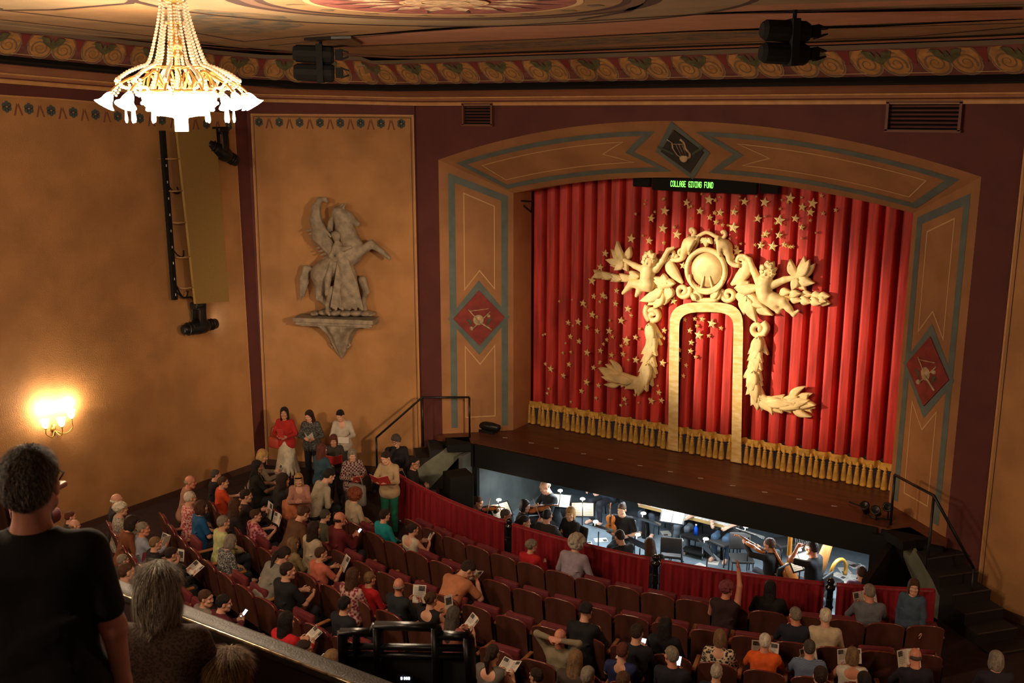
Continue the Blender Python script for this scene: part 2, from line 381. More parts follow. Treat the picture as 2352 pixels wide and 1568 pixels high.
b = MB(); b.poly([(-10.4, -22, ZF), (10.4, -22, ZF), (10.4, -22, 9.4), (-10.4, -22, 9.4)]); b.build('wall_rear', M['maroon'], struct=True)
b = MB()
for a, c, n in ((PBR, CBR, NBR), (PB, CB, NB), (CB, AE, NA)):
    d = (c - a); b.box((a + c) / 2 + n * .012 + V((0, 0, ZF + .07)), (d.length - .08, .02, .14), rz=math.atan2(d.y, d.x))
b.build('baseboard_sides', mat('baseboard_brown', (.07, .03, .02), .6), struct=True)

# cornice, frieze and ceiling follow the plan of the walls
PLAN = [AE, CB, PB, PBR, CBR, AER]; NS = [NA, NB, V((0, -1, 0)), NBR, NAR]
def offplan(o):
    out = []
    for i, p in enumerate(PLAN):
        if i == 0: q = p + NS[0] * o
        elif i == len(PLAN) - 1: q = p + NS[-1] * o
        else:
            m = (NS[i - 1] + NS[i]); m.normalize(); q = p + m * (o / m.dot(NS[i]))
        out.append(q)
    return out
def rise(p, k):                            # the mouldings climb towards the left rear
    t = max(0, min(1, (-5.7 - p.x) / 3.4)) if p.y > -1.6 else (1 if p.x < 0 else 0)
    return .09 * t + (k * max(0, -1.5 - p.y) if p.x < 0 else 0)
def prof_path(o, z, k=.052, sub=12):
    P = offplan(o); out = []
    for a, c in zip(P, P[1:]):
        for i in range(sub): out.append(a.lerp(c, i / sub))
    out.append(P[-1])
    # round the corners
    for _ in range(3): out = [out[0]] + [(out[i - 1] + out[i] * 2 + out[i + 1]) / 4 for i in range(1, len(out) - 1)] + [out[-1]]
    return [V((p.x, p.y, z + rise(p, k))) for p in out]
b = MB()
PR = [(.02, 6.97, 0), (.03, 7.02, 1), (.06, 7.04, 1), (.07, 7.06, 0), (.10, 7.065, 2), (.11, 7.10, 2), (.15, 7.11, 1), (.16, 7.135, 1), (.19, 7.14, 0), (.24, 7.16, 2), (.36, 7.21, 2), (.52, 7.245, 2), (.62, 7.25, 0), (.62, 7.28, 3), (.80, 7.30, 3), (.74, 7.375, 3)]
rows = [prof_path(o, z) for o, z, _ in PR]
for i in range(len(PR) - 1): b.strip([rows[i], rows[i + 1]], PR[i + 1][2], True)
b.build('trim_2', [M['maroon'], M['gilt'], mat('cornice_brown_pink', (.30, .125, .065), .6, noise=.1, nscale=3), M['black']], struct=True)
# frieze
fb_, ft_ = prof_path(.76, 7.372), prof_path(1.45, 7.80, .045)
b = MB()
def fz(t): return [p.lerp(q, t) + V((0, 0, -.10 * math.sin(PI * t) * 0)) for p, q in zip(fb_, ft_)]
b.strip([fz(0), fz(.86), ], 0, True); b.strip([fz(.86), fz(1)], 1, True)
L = [0]
mid = fz(.4)
for p, q in zip(mid, mid[1:]): L.append(L[-1] + (q - p).length)
def fs(s, t):
    s = max(0, min(L[-1] - 1e-6, s)); j = max(k for k in range(len(L)) if L[k] <= s); j = min(j, len(mid) - 2); u = (s - L[j]) / (L[j + 1] - L[j])
    p = fb_[j].lerp(fb_[j + 1], u); q = ft_[j].lerp(ft_[j + 1], u); d = (fb_[j + 1] - fb_[j]).normalized(); n = d.cross(q - p).normalized()
    if n.z > 0: n = -n
    return p.lerp(q, t), n
def fpoly(s, c, m, off):
    pts = []
    for x, t in c: p, n = fs(s + x, t); pts.append(p + n * off)
    b.poly(pts, m)
HF = .82; KF = 1.5
def fdisc(s, x0, t0, r, m, off, k=18): fpoly(s, [(x0 + r * math.cos(a), t0 + KF * r / HF * math.sin(a)) for a in np.linspace(0, 2 * PI, k + 1)[:-1]], m, off)
def fspiral(s, x0, t0, sg, m, off, w=.022):
    A = [(x0 + sg * r * math.cos(a), t0 + KF * r / HF * math.sin(a), a) for i in range(26) for a, r in [(-.5 + i * .46, .165 - .0056 * i)]]
    for (x1, t1, a1), (x2, t2, a2) in zip(A, A[1:]):
        k = lambda x, t, sc: (x0 + (x - x0) * sc, t0 + (t - t0) * sc)
        fpoly(s, [k(x1, t1, 1), k(x2, t2, 1), k(x2, t2, .82), k(x1, t1, .82)], m, off)
per = .955; npair = int(L[-1] / per)
for i in range(npair):
    s0 = (i + .5) * L[-1] / npair
    if s0 < 4.5 or s0 > L[-1] - 9.5: continue
    for sg in (-1, 1):
        x0 = sg * .205
        fdisc(s0, x0, .39, .215, 7, .004); fdisc(s0, x0, .39, .20, 3, .006); fdisc(s0, x0 + sg * .005, .40, .178, 2, .008)
        fpoly(s0, [(x0 + sg * .05, .4), (x0 + sg * .185, .42), (x0 + sg * .20, .62), (x0 + sg * .13, .82), (x0 - sg * .03, .85), (x0 + sg * .07, .70)], 2, .007)
        fspiral(s0, x0, .40, sg, 3, .012)
        fpoly(s0, [(sg * .01, .40), (sg * .17, .62), (sg * .22, .82), (sg * .08, .80)], 4, .014)
        fpoly(s0, [(sg * .26, .82), (sg * .33, .60), (sg * .40, .40), (sg * .46, .5), (sg * .44, .70), (sg * .36, .84)], 3, .006)
    fpoly(s0, [(-.06, .52), (0, .80), (.06, .52), (0, .40)], 4, .015)
    fpoly(s0, [(per / 2 - .09, .82), (per / 2 + .09, .82), (per / 2 + .02, .40), (per / 2 - .02, .40)], 5, .009)
    fpoly(s0, [(per / 2 - .2, .10), (per / 2 + .2, .10), (per / 2 + .2, .125), (per / 2 - .2, .125)], 6, .009)
b.build('trim_3', [M['frieze_bg'], M['frieze_grey'], M['frieze_tan'], mat('frieze_outline', (.21, .125, .07), .8), M['frieze_green'], mat('frieze_red', (.19, .03, .025), .8), M['line'], mat('frieze_pale_outline', (.33, .22, .13), .8)], struct=True)
# ceiling surface with its painted fields
b = MB()
cp = prof_path(1.42, 7.8)
cp = [V((p.x, p.y, zc(p.x, p.y))) for p in cp]
xs = [-9, -7, -4.8, -2.5, 0, 3, 6, 10]; ys = [.2, -2, -5, -8, -11, -14, -18, -22.2]
b.strip([[V((x, y, zc(x, y) + .03)) for x in xs] for y in ys], 0)
ce = MB()
def cpoly(px, m, off): 
    pts = []
    for (x, y) in px: p = on_c(x, y); p.z -= off; pts.append(p)
    b.poly(pts, m)
def cline(px, w, m, off=.006):
    pts = [on_c(x, y) - V((0, 0, off)) for x, y in px]; ribbon(b, pts, w, m, (0, 0, -1), off=0)
b.strip([[p + V((0, 0, .0)) for p in cp], [p + V((0, 0, .05)) for p in cp]], 1)
def inset(d): return [p for p in [V((q.x, q.y, zc(q.x, q.y) - .002)) for q in prof_path(1.42 + d, 7.8)]]
b.strip([inset(-.03), inset(.42)], 1)                                  # pink edge band
# ochre strip with foliage above the proscenium, dark lines, broad pink band
cpoly([(926, 128), (1580, 100), (2100, 84), (2352, 62), (2352, 44), (2000, 62), (1580, 72), (1250, 88), (800, 106), (690, 116)], 2, .003)
cline([(690, 117), (926, 129), (1580, 100), (2100, 83), (2352, 60)], .10, 4); cline([(800, 107), (1250, 89), (1580, 72.5), (2000, 62), (2352, 52)], .07, 4)
cpoly([(1050, 116), (1330, 104), (1580, 92), (1760, 84), (1760, 71), (1580, 77), (1330, 90), (1060, 105)], 5, .006)
cpoly([(800, 105), (1250, 87.5), (1580, 70), (2352, 42), (2352, 22), (1580, 33), (1100, 62), (780, 84)], 1, .003)
cline([(780, 84), (1100, 62), (1580, 33), (2352, 8)], .07, 4, .008)
# left field: pink, olive border lines and a bluish foliage picture
cpoly([(0, 48), (330, 84), (560, 113), (660, 100), (780, 83), (1000, 64), (720, 40), (560, 8), (540, -20), (0, -20)], 2, .003)
cline([(0, 22), (220, 46), (400, 66), (560, 95), (800, 72)], .05, 4); cline([(0, 20), (0, 18)], .05, 4)
cline([(0, 44), (400, 88), (565, 112), (700, 96), (920, 76)], .05, 4); cline([(0, 55), (400, 98), (590, 121)], .03, 6)
cpoly([(370, 40), (450, 20), (560, 28), (650, 36), (700, 58), (610, 74), (500, 80), (400, 62)], 5, .006)
cpoly([(-20, -20), (330, -20), (300, 8), (120, 22), (-20, 24)], 3, .006); cline([(330, -18), (296, 6), (120, 21), (0, 22)], .08, 4, .009)
# round medallion
mc = on_c(1020, 2)
def cring(r0, r1, m, off, a0=0, a1=2 * PI, n=56):
    A = [lerp(a0, a1, i / n) for i in range(n + 1)]
    b.strip([[V((mc.x + r * math.cos(a), mc.y + r * math.sin(a), mc.z - off)) for a in A] for r in (r0, r1)], m)
R0 = 1.28
for r0, r1, m, off in ((0, 2.75, 3, .004), (2.7, 2.78, 4, .008), (1.78, 1.92, 4, .008), (1.66, 1.78, 7, .012), (1.58, 1.66, 4, .010), (1.24, 1.58, 2, .010), (1.18, 1.24, 6, .012), (0, 1.18, 8, .010), (.36, .40, 6, .02), (0, .36, 9, .016), (.20, .225, 6, .02)):
    cring(r0, r1, m, off)
for k in range(16):
    a = 2 * PI * k / 16; 
    for (r0, r1, w, m, o) in ((.42, .86, .10, 9, .014), (.5, 1.1, .05, 4, .013), (1.3, 1.5, .09, 5, .014)):
        X = V((math.cos(a), math.sin(a), 0)); Y = V((-X.y, X.x, 0)); c = V((mc.x, mc.y, mc.z - o))
        b.poly([c + X * r0, c + X * lerp(r0, r1, .45) + Y * w, c + X * r1, c + X * lerp(r0, r1, .45) - Y * w], m)
# plain fields further right
cpoly([(1310, 44), (1480, 30), (1440, 2), (1420, -20), (2400, -20), (2400, 0), (1580, 30), (1340, 47)], 1, .003)
cline([(1330, 44), (1440, 25), (1468, 8), (1455, -15)], .08, 4, .008)
cpoly([(1540, 16), (2352, -8), (2352, -20), (1520, -20)], 3, .006)
b.build('ceiling', [M['cgrey'], M['pink'], M['ctan'], M['cgrey'], M['dkline'], M['foliage'], M['line'], mat('ceiling_ring_brown', (.14, .075, .045), .8), M['cred'], mat('medallion_cream', (.5, .33, .2), .8, noise=.4, nscale=14)], struct=True)
# ------------------------------------------------------------------ signed-distance modelling: smooth unions of tapered limbs -> one continuous surface
def surf_nets(D, org, h):
    S = D < 0; c = [S[i:S.shape[0] - 1 + i, j:S.shape[1] - 1 + j, k:S.shape[2] - 1 + k] for i in (0, 1) for j in (0, 1) for k in (0, 1)]
    cnt = sum(x.astype(np.int8) for x in c); act = (cnt > 0) & (cnt < 8); I = np.argwhere(act)
    idx = -np.ones(act.shape, int); idx[act] = np.arange(len(I))
    off = np.array([(i, j, k) for i in (0, 1) for j in (0, 1) for k in (0, 1)])
    Vc = np.stack([D[I[:, 0] + o[0], I[:, 1] + o[1], I[:, 2] + o[2]] for o in off], 1)
    pos = np.zeros((len(I), 3)); n = np.zeros(len(I))
    for a in range(8):
        for b_ in range(a + 1, 8):
            if np.abs(off[a] - off[b_]).sum() != 1: continue
            va, vb = Vc[:, a], Vc[:, b_]; m = (va < 0) != (vb < 0); t = np.where(m, va / np.where(m, va - vb, 1), 0)
            pos += np.where(m[:, None], off[a] + t[:, None] * (off[b_] - off[a]), 0); n += m
    P = (I + pos / n[:, None]) * h + org; F = []
    for ax in range(3):
        sl0 = [slice(None)] * 3; sl1 = [slice(None)] * 3; sl0[ax] = slice(0, -1); sl1[ax] = slice(1, None)
        e = S[tuple(sl0)] != S[tuple(sl1)]; u, w_ = (ax + 1) % 3, (ax + 2) % 3; E = np.argwhere(e)
        ok = (E[:, u] > 0) & (E[:, w_] > 0) & (E[:, u] < D.shape[u] - 1) & (E[:, w_] < D.shape[w_] - 1); E = E[ok]
        def g(du, dw): q = E.copy(); q[:, u] -= du; q[:, w_] -= dw; return idx[q[:, 0], q[:, 1], q[:, 2]]
        q = np.stack([g(1, 1), g(0, 1), g(0, 0), g(1, 0)], 1); fl = ~S[E[:, 0], E[:, 1], E[:, 2]]; q[fl] = q[fl][:, ::-1]; F.append(q)
    return P, np.concatenate(F)
def sdf(prims, h, k=.03, pad=.04):
    # prims: ('c', a, b, ra, rb[, k]) tapered capsule; ('e', c, radii, R|None[, k]) ellipsoid; 'C'/'E' carve
    lo, hi = np.full(3, 1e9), np.full(3, -1e9); BB = []
    for p in prims:
        if p[0] in 'cC': a, b_ = np.array(p[1], float), np.array(p[2], float); r = max(p[3], p[4]); l, u = np.minimum(a, b_) - r, np.maximum(a, b_) + r
        else: c = np.array(p[1], float); r = max(p[2]); l, u = c - r, c + r
        BB.append((l, u))
        if p[0] in 'ce': lo = np.minimum(lo, l); hi = np.maximum(hi, u)
    lo -= pad; hi += pad; N = np.ceil((hi - lo) / h).astype(int) + 1; D = np.full(N, .5, np.float32)
    ax = [lo[i] + h * np.arange(N[i]) for i in range(3)]
    for p, (l, u) in zip(prims, BB):
        kk = p[5] if p[0] in 'cC' and len(p) > 5 else (p[4] if p[0] in 'eE' and len(p) > 4 else k); mg = kk + 2.5 * h
        i0 = np.maximum(np.floor((l - mg - lo) / h).astype(int), 0); i1 = np.minimum(np.ceil((u + mg - lo) / h).astype(int) + 1, N)
        if (i1 <= i0).any(): continue
        X, Y, Z = np.meshgrid(*[ax[i][i0[i]:i1[i]].astype(np.float32) for i in range(3)], indexing='ij')
        if p[0] in 'cC':
            a, b_ = np.array(p[1], np.float32), np.array(p[2], np.float32); ba = b_ - a; dd = max(float(ba @ ba), 1e-9)
            x, y, z = X - a[0], Y - a[1], Z - a[2]; t = np.clip((x * ba[0] + y * ba[1] + z * ba[2]) / dd, 0, 1)
            d = np.sqrt((x - t * ba[0]) ** 2 + (y - t * ba[1]) ** 2 + (z - t * ba[2]) ** 2) - (p[3] + (p[4] - p[3]) * t)
        else:
            c = p[1]; x, y, z = X - c[0], Y - c[1], Z - c[2]; r = p[2]
            if p[3] is not None:
                R = np.array(p[3], np.float32); x, y, z = R[0, 0] * x + R[1, 0] * y + R[2, 0] * z, R[0, 1] * x + R[1, 1] * y + R[2, 1] * z, R[0, 2] * x + R[1, 2] * y + R[2, 2] * z
            k0 = np.sqrt((x / r[0]) ** 2 + (y / r[1]) ** 2 + (z / r[2]) ** 2); k1 = np.sqrt((x / r[0] ** 2) ** 2 + (y / r[1] ** 2) ** 2 + (z / r[2] ** 2) ** 2) + 1e-9
            d = k0 * (k0 - 1) / k1
        s = D[i0[0]:i1[0], i0[1]:i1[1], i0[2]:i1[2]]
        if p[0] in 'ce': q = np.maximum(kk - np.abs(s - d), 0) / max(kk, 1e-6); s[...] = np.minimum(s, d) - q * q * kk * .25
        else: q = np.maximum(kk - np.abs(s + d), 0) / max(kk, 1e-6); s[...] = np.maximum(s, -d) + q * q * kk * .25
    return surf_nets(D, lo, h)
def sdf_mesh(name, prims, h, mats, k=.03):
    P, F = sdf(prims, h, k); me = bpy.data.meshes.new(name); me.from_pydata(P.tolist(), [], F.tolist())
    for m in (mats if isinstance(mats, (list, tuple)) else [mats]): me.materials.append(m)
    me.polygons.foreach_set('use_smooth', [True] * len(F)); me.update(); return me

# ------------------------------------------------------------------ the show curtain
YCU = 1.86
def onC(px, py, off=0): return on_y(px, py, YCU - off)
def c6(x, y, off=0): return onC(1200 + x * .3401, 450 + y * .3401, off)
red = mat('curtain_red', (.56, .042, .032), .55, noise=.35, nscale=1.6, stretch=(6, 1, .5), sheen=.3)
gold = mat('gold_trim', (.62, .36, .075), .42, noise=.25, nscale=9)
cream = mat('cream_gold_ornament', (.78, .58, .27), .55, noise=.16, nscale=5)
starm = mat('star_gold', (.95, .76, .34), .5)
curt = thing('stage_curtain', 'red pleated show curtain with gold stars, cherubs and fringe filling the proscenium', 'curtain', (0, YCU, 0))
b = MB(); NF = 27; X0, X1 = -4.35, 4.35; cols = []
def fold(x):
    u = ((x - X0) / (X1 - X0) * NF + .12 * math.sin(x * 2.1)) % 1
    return (.085 * min(1, u / .12) ** .5 * (1 - .35 * (u / .66) ** 2) if u < .66 else .055 - .36 * math.sin(PI * (u - .66) / .34) ** .7 - .055 * (u - .66) / .34)
nx = NF * 20
def czb(x): return .36
for i in range(nx + 1):
    x = lerp(X0, X1, i / nx); f = fold(x); cols.append([V((x, YCU + .05 - f * (1.1 - .2 * z / 5.6), z)) for z in (.44, 1.2, 2.4, 3.6, 4.8, 5.72)])
b.strip(cols, 0, True); o = b.build('drape', red, curt)
b = MB()
for z0, z1, y in ((.44, .515, -.035), (.39, .43, -.03)):
    b.strip([[V((x, YCU - .115 - .22 * fold(x) + y, z)) for x in [lerp(X0, X1, i / nx) for i in range(nx + 1)]] for z in (z1 + .01, z1, z0, z0 - .01)], 0, True)
b.build('fringe_band', gold, curt)
tb = MB(); tb.lathe([(0, .44), (.02, .43), (.032, .395), (.036, .37), (.018, .345), (.038, .325), (.040, .31), (.026, .30), (.044, .285), (.038, .275), (.050, .15), (.062, .02), (.060, .0), (0, 0)], (0, 0, 0), 12)
tme = tb.mesh('tassel', gold); NT = 64
for i in range(NT):
    x = lerp(-4.0, 4.02, i / (NT - 1)); link('tassel', tme, curt, (x, -.155 - fold(x) * .22, .012))
# stars: one painted-on pattern
b = MB()
def star(p, r):
    n = V((0, -1, 0)); pts = [p + V((math.sin(k * PI / 5 + .1) * (r if k % 2 == 0 else r * .42), -.0, math.cos(k * PI / 5 + .1) * (r if k % 2 == 0 else r * .42))) for k in range(10)]
    c = p + V((0, -.03, 0)); i0 = len(b.v); b.add(pts + [c], [(k, 10, (k + 1) % 10) for k in range(10)])
    b.prism(pts, (0, .03, 0))
SP = [(960, 100, 6), (1260, 25, 6), (1108, 45, 5), (1635, 42, 6), (1808, 15, 6), (1960, 50, 6), (1890, 75, 5), (1945, 110, 5), (1735, 165, 7), (1843, 152, 5), (1590, 152, 5), (1430, 108, 5), (1335, 112, 5), (1198, 102, 5), (868, 152, 5), (948, 220, 6), (1043, 260, 6), (733, 288, 6), (855, 302, 5), (1425, 213, 7), (1645, 255, 5), (1733, 265, 5), (1690, 340, 6), (1610, 335, 5), (1450, 375, 6), (1768, 328, 4), (558, 388, 5), (525, 482, 5), (468, 572, 6), (542, 672, 5), (480, 678, 4), (408, 725, 5), (470, 802, 5), (375, 850, 5), (307, 856, 4), (585, 912, 5), (665, 842, 5), (712, 763, 5), (635, 640, 4), (628, 728, 4), (1020, 708, 5), (1085, 470, 5), (1278, 862, 6), (1190, 940, 6), (1130, 910, 4), (1140, 990, 4), (1135, 1048, 4), (1095, 835, 3), (1165, 830, 3), (1178, 878, 3), (1215, 832, 4), (1258, 945, 3), (1340, 893, 3), (1170, 1088, 3), (1103, 1145, 3), (1085, 1215, 3), (1052, 1100, 4), (1058, 1040, 3), (763, 955, 4), (700, 975, 6), (765, 1108, 5), (945, 1128, 5), (600, 1075, 4), (678, 1068, 4), (435, 1058, 5), (525, 1045, 4), (380, 982, 4), (322, 950, 4), (188, 1168, 5), (275, 1213, 4), (432, 1258, 5), (512, 1280, 4), (397, 1318, 4), (480, 1160, 4), (870, 1385, 5), (937, 1382, 4), (688, 1372, 4), (920, 1328, 4), (955, 908, 4), (313, 1138, 4), (435, 888, 4), (503, 912, 4), (1500, 38, 5), (1265, 145, 4), (1885, 212, 4), (2030, 118, 3), (2115, 95, 3), (1307, 178, 4)]
for x, y, s in SP:
    star(c6(x, y, .085), s * .017); b.build('star', starm, curt); b = MB()
for _ in range(110):
    if random.random() < .45: x, y = random.uniform(760, 2050), random.uniform(-20, 350)
    else: x, y = random.uniform(120, 960), random.uniform(560, 1420); 
    if x < 500 and y < 700: continue
    star(c6(x, y, .085), random.uniform(.025, .05))
o = b.build('star_pattern', starm, curt); o['kind'] = 'stuff'
# relief ornament
LC = [0]
def leaf(b, p0, p1, w, h=.03, bend=0, m=0, nrm_=V((0, -1, 0)), back=.06, n=9):
    LC[0] += 1; sh = nrm_ * (.017 * (LC[0] * 3 % 5)) * (back / .06) if back > .02 else V()
    p0, p1 = V(p0) + sh, V(p1) + sh; ax = p1 - p0; side = ax.cross(nrm_).normalized(); rows = []
    for i in range(n):
        t = i / (n - 1); ww = w * (math.sin(PI * t ** .75) ** .8 if 0 < t < 1 else .02) ; c = p0 + ax * t + side * (bend * ax.length * math.sin(PI * t)) + nrm_ * (h * .8 * math.sin(PI * t))
        rows.append([c - side * ww - nrm_ * back, c - side * ww, c - side * ww * .5 + nrm_ * h, c + nrm_ * h * .1, c + side * ww * .5 + nrm_ * h, c + side * ww, c + side * ww - nrm_ * back])
    b.strip(rows, m, True)
def spiral(cx, cy, r0, a0, turns, sg, n=26):
    return [c6(cx + r0 * (1 - .8 * i / n) * math.cos(a0 + sg * 2 * PI * turns * i / n), cy + r0 * (1 - .8 * i / n) * math.sin(a0 + sg * 2 * PI * turns * i / n), .12) for i in range(n + 1)]
def garland(name, path, label):
    b = MB(); P = smooth_path([c6(x, y, .11) for x, y in path], 15)
    for i in range(len(P) - 2):
        d = (P[i + 1] - P[i]).normalized(); s = V((d.z, 0, -d.x))
        for k, q in enumerate((1, -1, .2 * (-1) ** i)):
            L = (.36, .34, .46)[k] + .10 * random.random(); a = P[i] + V((0, -.04 * (k == 2) - .008 * (i % 3), 0)); leaf(b, a, a + (d * 1.05 + s * q * (.45 + .2 * random.random())).normalized() * L, (.085, .085, .10)[k] + .02 * random.random(), .035, -.14 * q)
    d = (P[-1] - P[-3]).normalized(); s = V((d.z, 0, -d.x))
    for q in (-.9, -.35, .3, .8): leaf(b, P[-3], P[-3] + (d + s * q).normalized() * .46, .075, .025, .2 * q)
    o = b.build(name, cream, curt); return o
garland('leaf_garland', [(868, 850), (885, 950), (872, 1050), (862, 1130), (848, 1200), (815, 1245), (740, 1245), (660, 1225), (600, 1195)], '')
garland('leaf_garland', [(1605, 940), (1592, 1040), (1578, 1140), (1572, 1240), (1585, 1330), (1640, 1380), (1740, 1395), (1830, 1395), (1900, 1390)], '')
b = MB()                                    # arch band
def archpts(w):
    out = []
    for i in range(9): out.append((1025 - 33 + w * 66 + (1 - i / 8) * -10, lerp(1880, 900, i / 8)))
    L, R_ = out[-1][0], 1490 - w * 66
    for i in range(1, 16):
        a = PI * (1 - i / 16); cx = (L + R_) / 2; rx = (R_ - L) / 2
        out.append((cx + rx * math.copysign(abs(math.cos(a)) ** .62, math.cos(a)), 900 - (178 - w * 66 + 5) * abs(math.sin(a)) ** .62))
    for i in range(9): out.append((R_ - i / 8 * 18, lerp(900, 2000, i / 8)))
    return out
bA_, bB_ = archpts(0), archpts(1); bm = [((a[0] + c[0]) / 2, (a[1] + c[1]) / 2) for a, c in zip(bA_, bB_)]
def clampz(p): p.z = max(p.z, .02); return p
b.strip([[clampz(c6(*q, o)) for q in P] for P, o in ((bA_, .05), (bA_, .24), (bB_, .24), (bB_, .05))], 0)
b.build('arch_band', mat('arch_band_gold', (.66, .43, .13), .5, col2=(.80, .62, .30), nscale=5, stretch=(1, 1, 3)), curt)
cx, cy = 1243, 500
P0 = c6(cx, cy, .16); ex = c6(cx + 112, cy, .16) - P0; ez = c6(cx, cy - 120, .16) - P0
ez = V((0, 0, ez.length)); ex = V((ex.length, 0, 0))
b = MB(); rows = []
for r, d in ((0, .035), (.5, .03), (.9, .02), (1.0, -.03)): rows.append([P0 + ex * (r * math.cos(a)) + ez * (r * math.sin(a)) - V((0, d, 0)) for a in np.linspace(0, 2 * PI, 41)])
b.strip(rows, 0, True); b.build('medallion_disc', mat('brushed_gold_disc', (.62, .45, .20), .5, metal=.25, noise=.2, nscale=3, bump=.1, bscale=3), curt)
b = MB()
for k, r in ((1.16, .055),): b.tube([P0 + ex * (k * math.cos(a)) + ez * (k * math.sin(a)) - V((0, .03, 0)) for a in np.linspace(0, 2 * PI, 41)[:-1]], r, 8, closed=True)
b.tube(smooth_path([c6(1130, 530, .2), c6(1140, 590, .22), c6(1190, 640, .22), c6(1250, 655, .22), c6(1310, 635, .22), c6(1350, 590, .22), c6(1352, 545, .2)], 20), .035, 7)
for s in (-1, 1):
    b.tube(smooth_path([c6(1245 + s * 45, 640, .2), c6(1245 + s * 30, 590, .2), c6(1245 + s * 18, 540, .2)], 8), [.03, .028, .026, .024, .022, .02, .018, .012], 7)
    leaf(b, c6(1245 + s * 30, 690, .16), c6(1245 + s * 85, 620, .16), .07, .03, .1 * s); leaf(b, c6(1245 + s * 60, 700, .16), c6(1245 + s * 100, 650, .16), .06, .03)
b.tube(smooth_path([c6(1150, 690, .16), c6(1200, 700, .16), c6(1250, 703, .16), c6(1320, 700, .16)], 10), .05, 7)
b.build('medallion_frame', cream, curt)
b = MB()                                    # crest above the medallion
b.tube(smooth_path([c6(1150, 250, .15), c6(1135, 230, .15), c6(1150, 222, .15), c6(1165, 245, .15), c6(1150, 270, .15), c6(1180, 275, .15), c6(1245, 245, .15), c6(1310, 275, .15), c6(1350, 285, .15), c6(1372, 262, .15), c6(1360, 240, .15), c6(1345, 250, .15)], 44), .04, 7)
for x0, y0, x1, y1, wd in ((1246, 275, 1246, 345, .06), (1235, 280, 1205, 320, .05), (1258, 280, 1290, 322, .05), (1180, 275, 1190, 318, .05), (1320, 278, 1300, 325, .05), (1165, 270, 1160, 300, .04), (1340, 280, 1340, 318, .04)): leaf(b, c6(x0, y0, .15), c6(x1, y1, .15), wd)
b.build('crest', cream, curt)
for s, pts in ((-1, [(1160, 335, 62), (1130, 320, 48), (1105, 350, 34), (1090, 385, 24), (1080, 420, 18), (1050, 432, 16), (1010, 430, 14)]), (1, [(1335, 345, 62), (1370, 345, 48), (1385, 375, 34), (1395, 400, 24), (1400, 440, 18), (1430, 465, 16), (1470, 470, 14)])):
    b = MB(); Q = smooth_path([c6(x, y, .17) for x, y, r in pts], 20); R_ = np.interp(np.linspace(0, 1, 20), np.linspace(0, 1, len(pts)), [r * .0031 for *_, r in pts])
    b.tube(Q, list(R_), 10); d = (Q[0] - Q[2]).normalized(); ring = [Q[0] + (d.cross(V((0, 1, 0)))).normalized() * (.2 * math.cos(a)) + V((0, .12, 0)) * math.sin(a) for a in np.linspace(0, 2 * PI, 17)[:-1]]
    b.tube(ring, .028, 6, closed=True)
    b.tube(spiral(1075 if s < 0 else 1410, 385 if s < 0 else 415, 32, .6, 1.2, s), .035, 6); b.tube(spiral(1005 if s < 0 else 1480, 395 if s < 0 else 440, 42, 0, 1.4, -s), .045, 6)
    b.build('horn_scroll', cream, curt)
    b = MB()                                # acanthus volutes and wings of leaves
    if s < 0:
        b.tube(smooth_path([c6(985, 420, .13), c6(1000, 480, .13), c6(1040, 540, .13), c6(1085, 590, .13)], 12), [.05, .09, .11, .12, .13, .13, .12, .11, .09, .07, .05, .03], 8, flat=.5)
        b.tube(spiral(1085, 640, 50, -.6, 1.4, 1), .055, 7)
        vein = [(1090, 605), (1000, 600), (930, 640), (880, 700)]
        L = [(1040, 590, 870, 540), (1020, 590, 900, 500 + 70), (990, 600, 860, 620), (960, 620, 800, 705), (930, 650, 850, 735), (980, 600, 960, 520), (950, 640, 890, 760), (960, 640, 960, 735), (1000, 610, 985, 700)]
        wing = [(800, 540), (740, 560), (680, 560), (620, 545), (560, 535)]
    else:
        b.tube(smooth_path([c6(1510, 430, .13), c6(1510, 500, .13), c6(1460, 560, .13), c6(1410, 600, .13)], 12), [.05, .09, .11, .12, .13, .13, .12, .11, .09, .07, .05, .03], 8, flat=.5)
        b.tube(spiral(1395, 665, 50, -2.4, 1.4, -1), .055, 7)
        vein = [(1370, 630), (1450, 620), (1530, 670), (1600, 770)]
        L = [(1440, 615, 1620, 605), (1450, 620, 1535, 575), (1480, 630, 1590, 690), (1520, 660, 1640, 750), (1540, 690, 1695, 805), (1530, 680, 1590, 850), (1520, 660, 1500, 800), (1490, 640, 1480, 730)]
        wing = [(1740, 660), (1810, 670), (1880, 680), (1950, 685), (2000, 690)]
    for x0, y0, x1, y1 in L: leaf(b, c6(x0, y0, .13), c6(x1, y1, .13), .11, .035, .08 * s)
    b.build('acanthus_leaves', cream, curt)
    b = MB()
    for i, (x, y) in enumerate(wing):
        for q in (-1, 1): leaf(b, c6(x, y, .12), c6(x + s * 80, y + q * 26 + s * 12, .12), .08, .03, .12 * q)
    leaf(b, c6(wing[-1][0], wing[-1][1], .12), c6(wing[-1][0] + s * 60, wing[-1][1] + (20 if s > 0 else 0), .12), .07)
    b.build('leaf_spray', cream, curt)
    b = MB()                                # flame-like lotus in the outer hand
    hx, hy = (690, 432) if s < 0 else (1855, 545)
    F = [(-40, -130), (-85, -75), (35, -90), (-120, -5), (-95, 35), (-60, 65), (25, 75), (-25, -60)] if s < 0 else [(50, -140), (90, -120), (-45, -120), (120, -90), (125, 40), (60, 90), (-30, 85), (95, 20)]
    for dx, dy in F: leaf(b, c6(hx, hy, .14), c6(hx + dx, hy + dy, .16), .085, .03, .1 * (1 if dx > 0 else -1))
    b.build('lotus_flame', cream, curt)
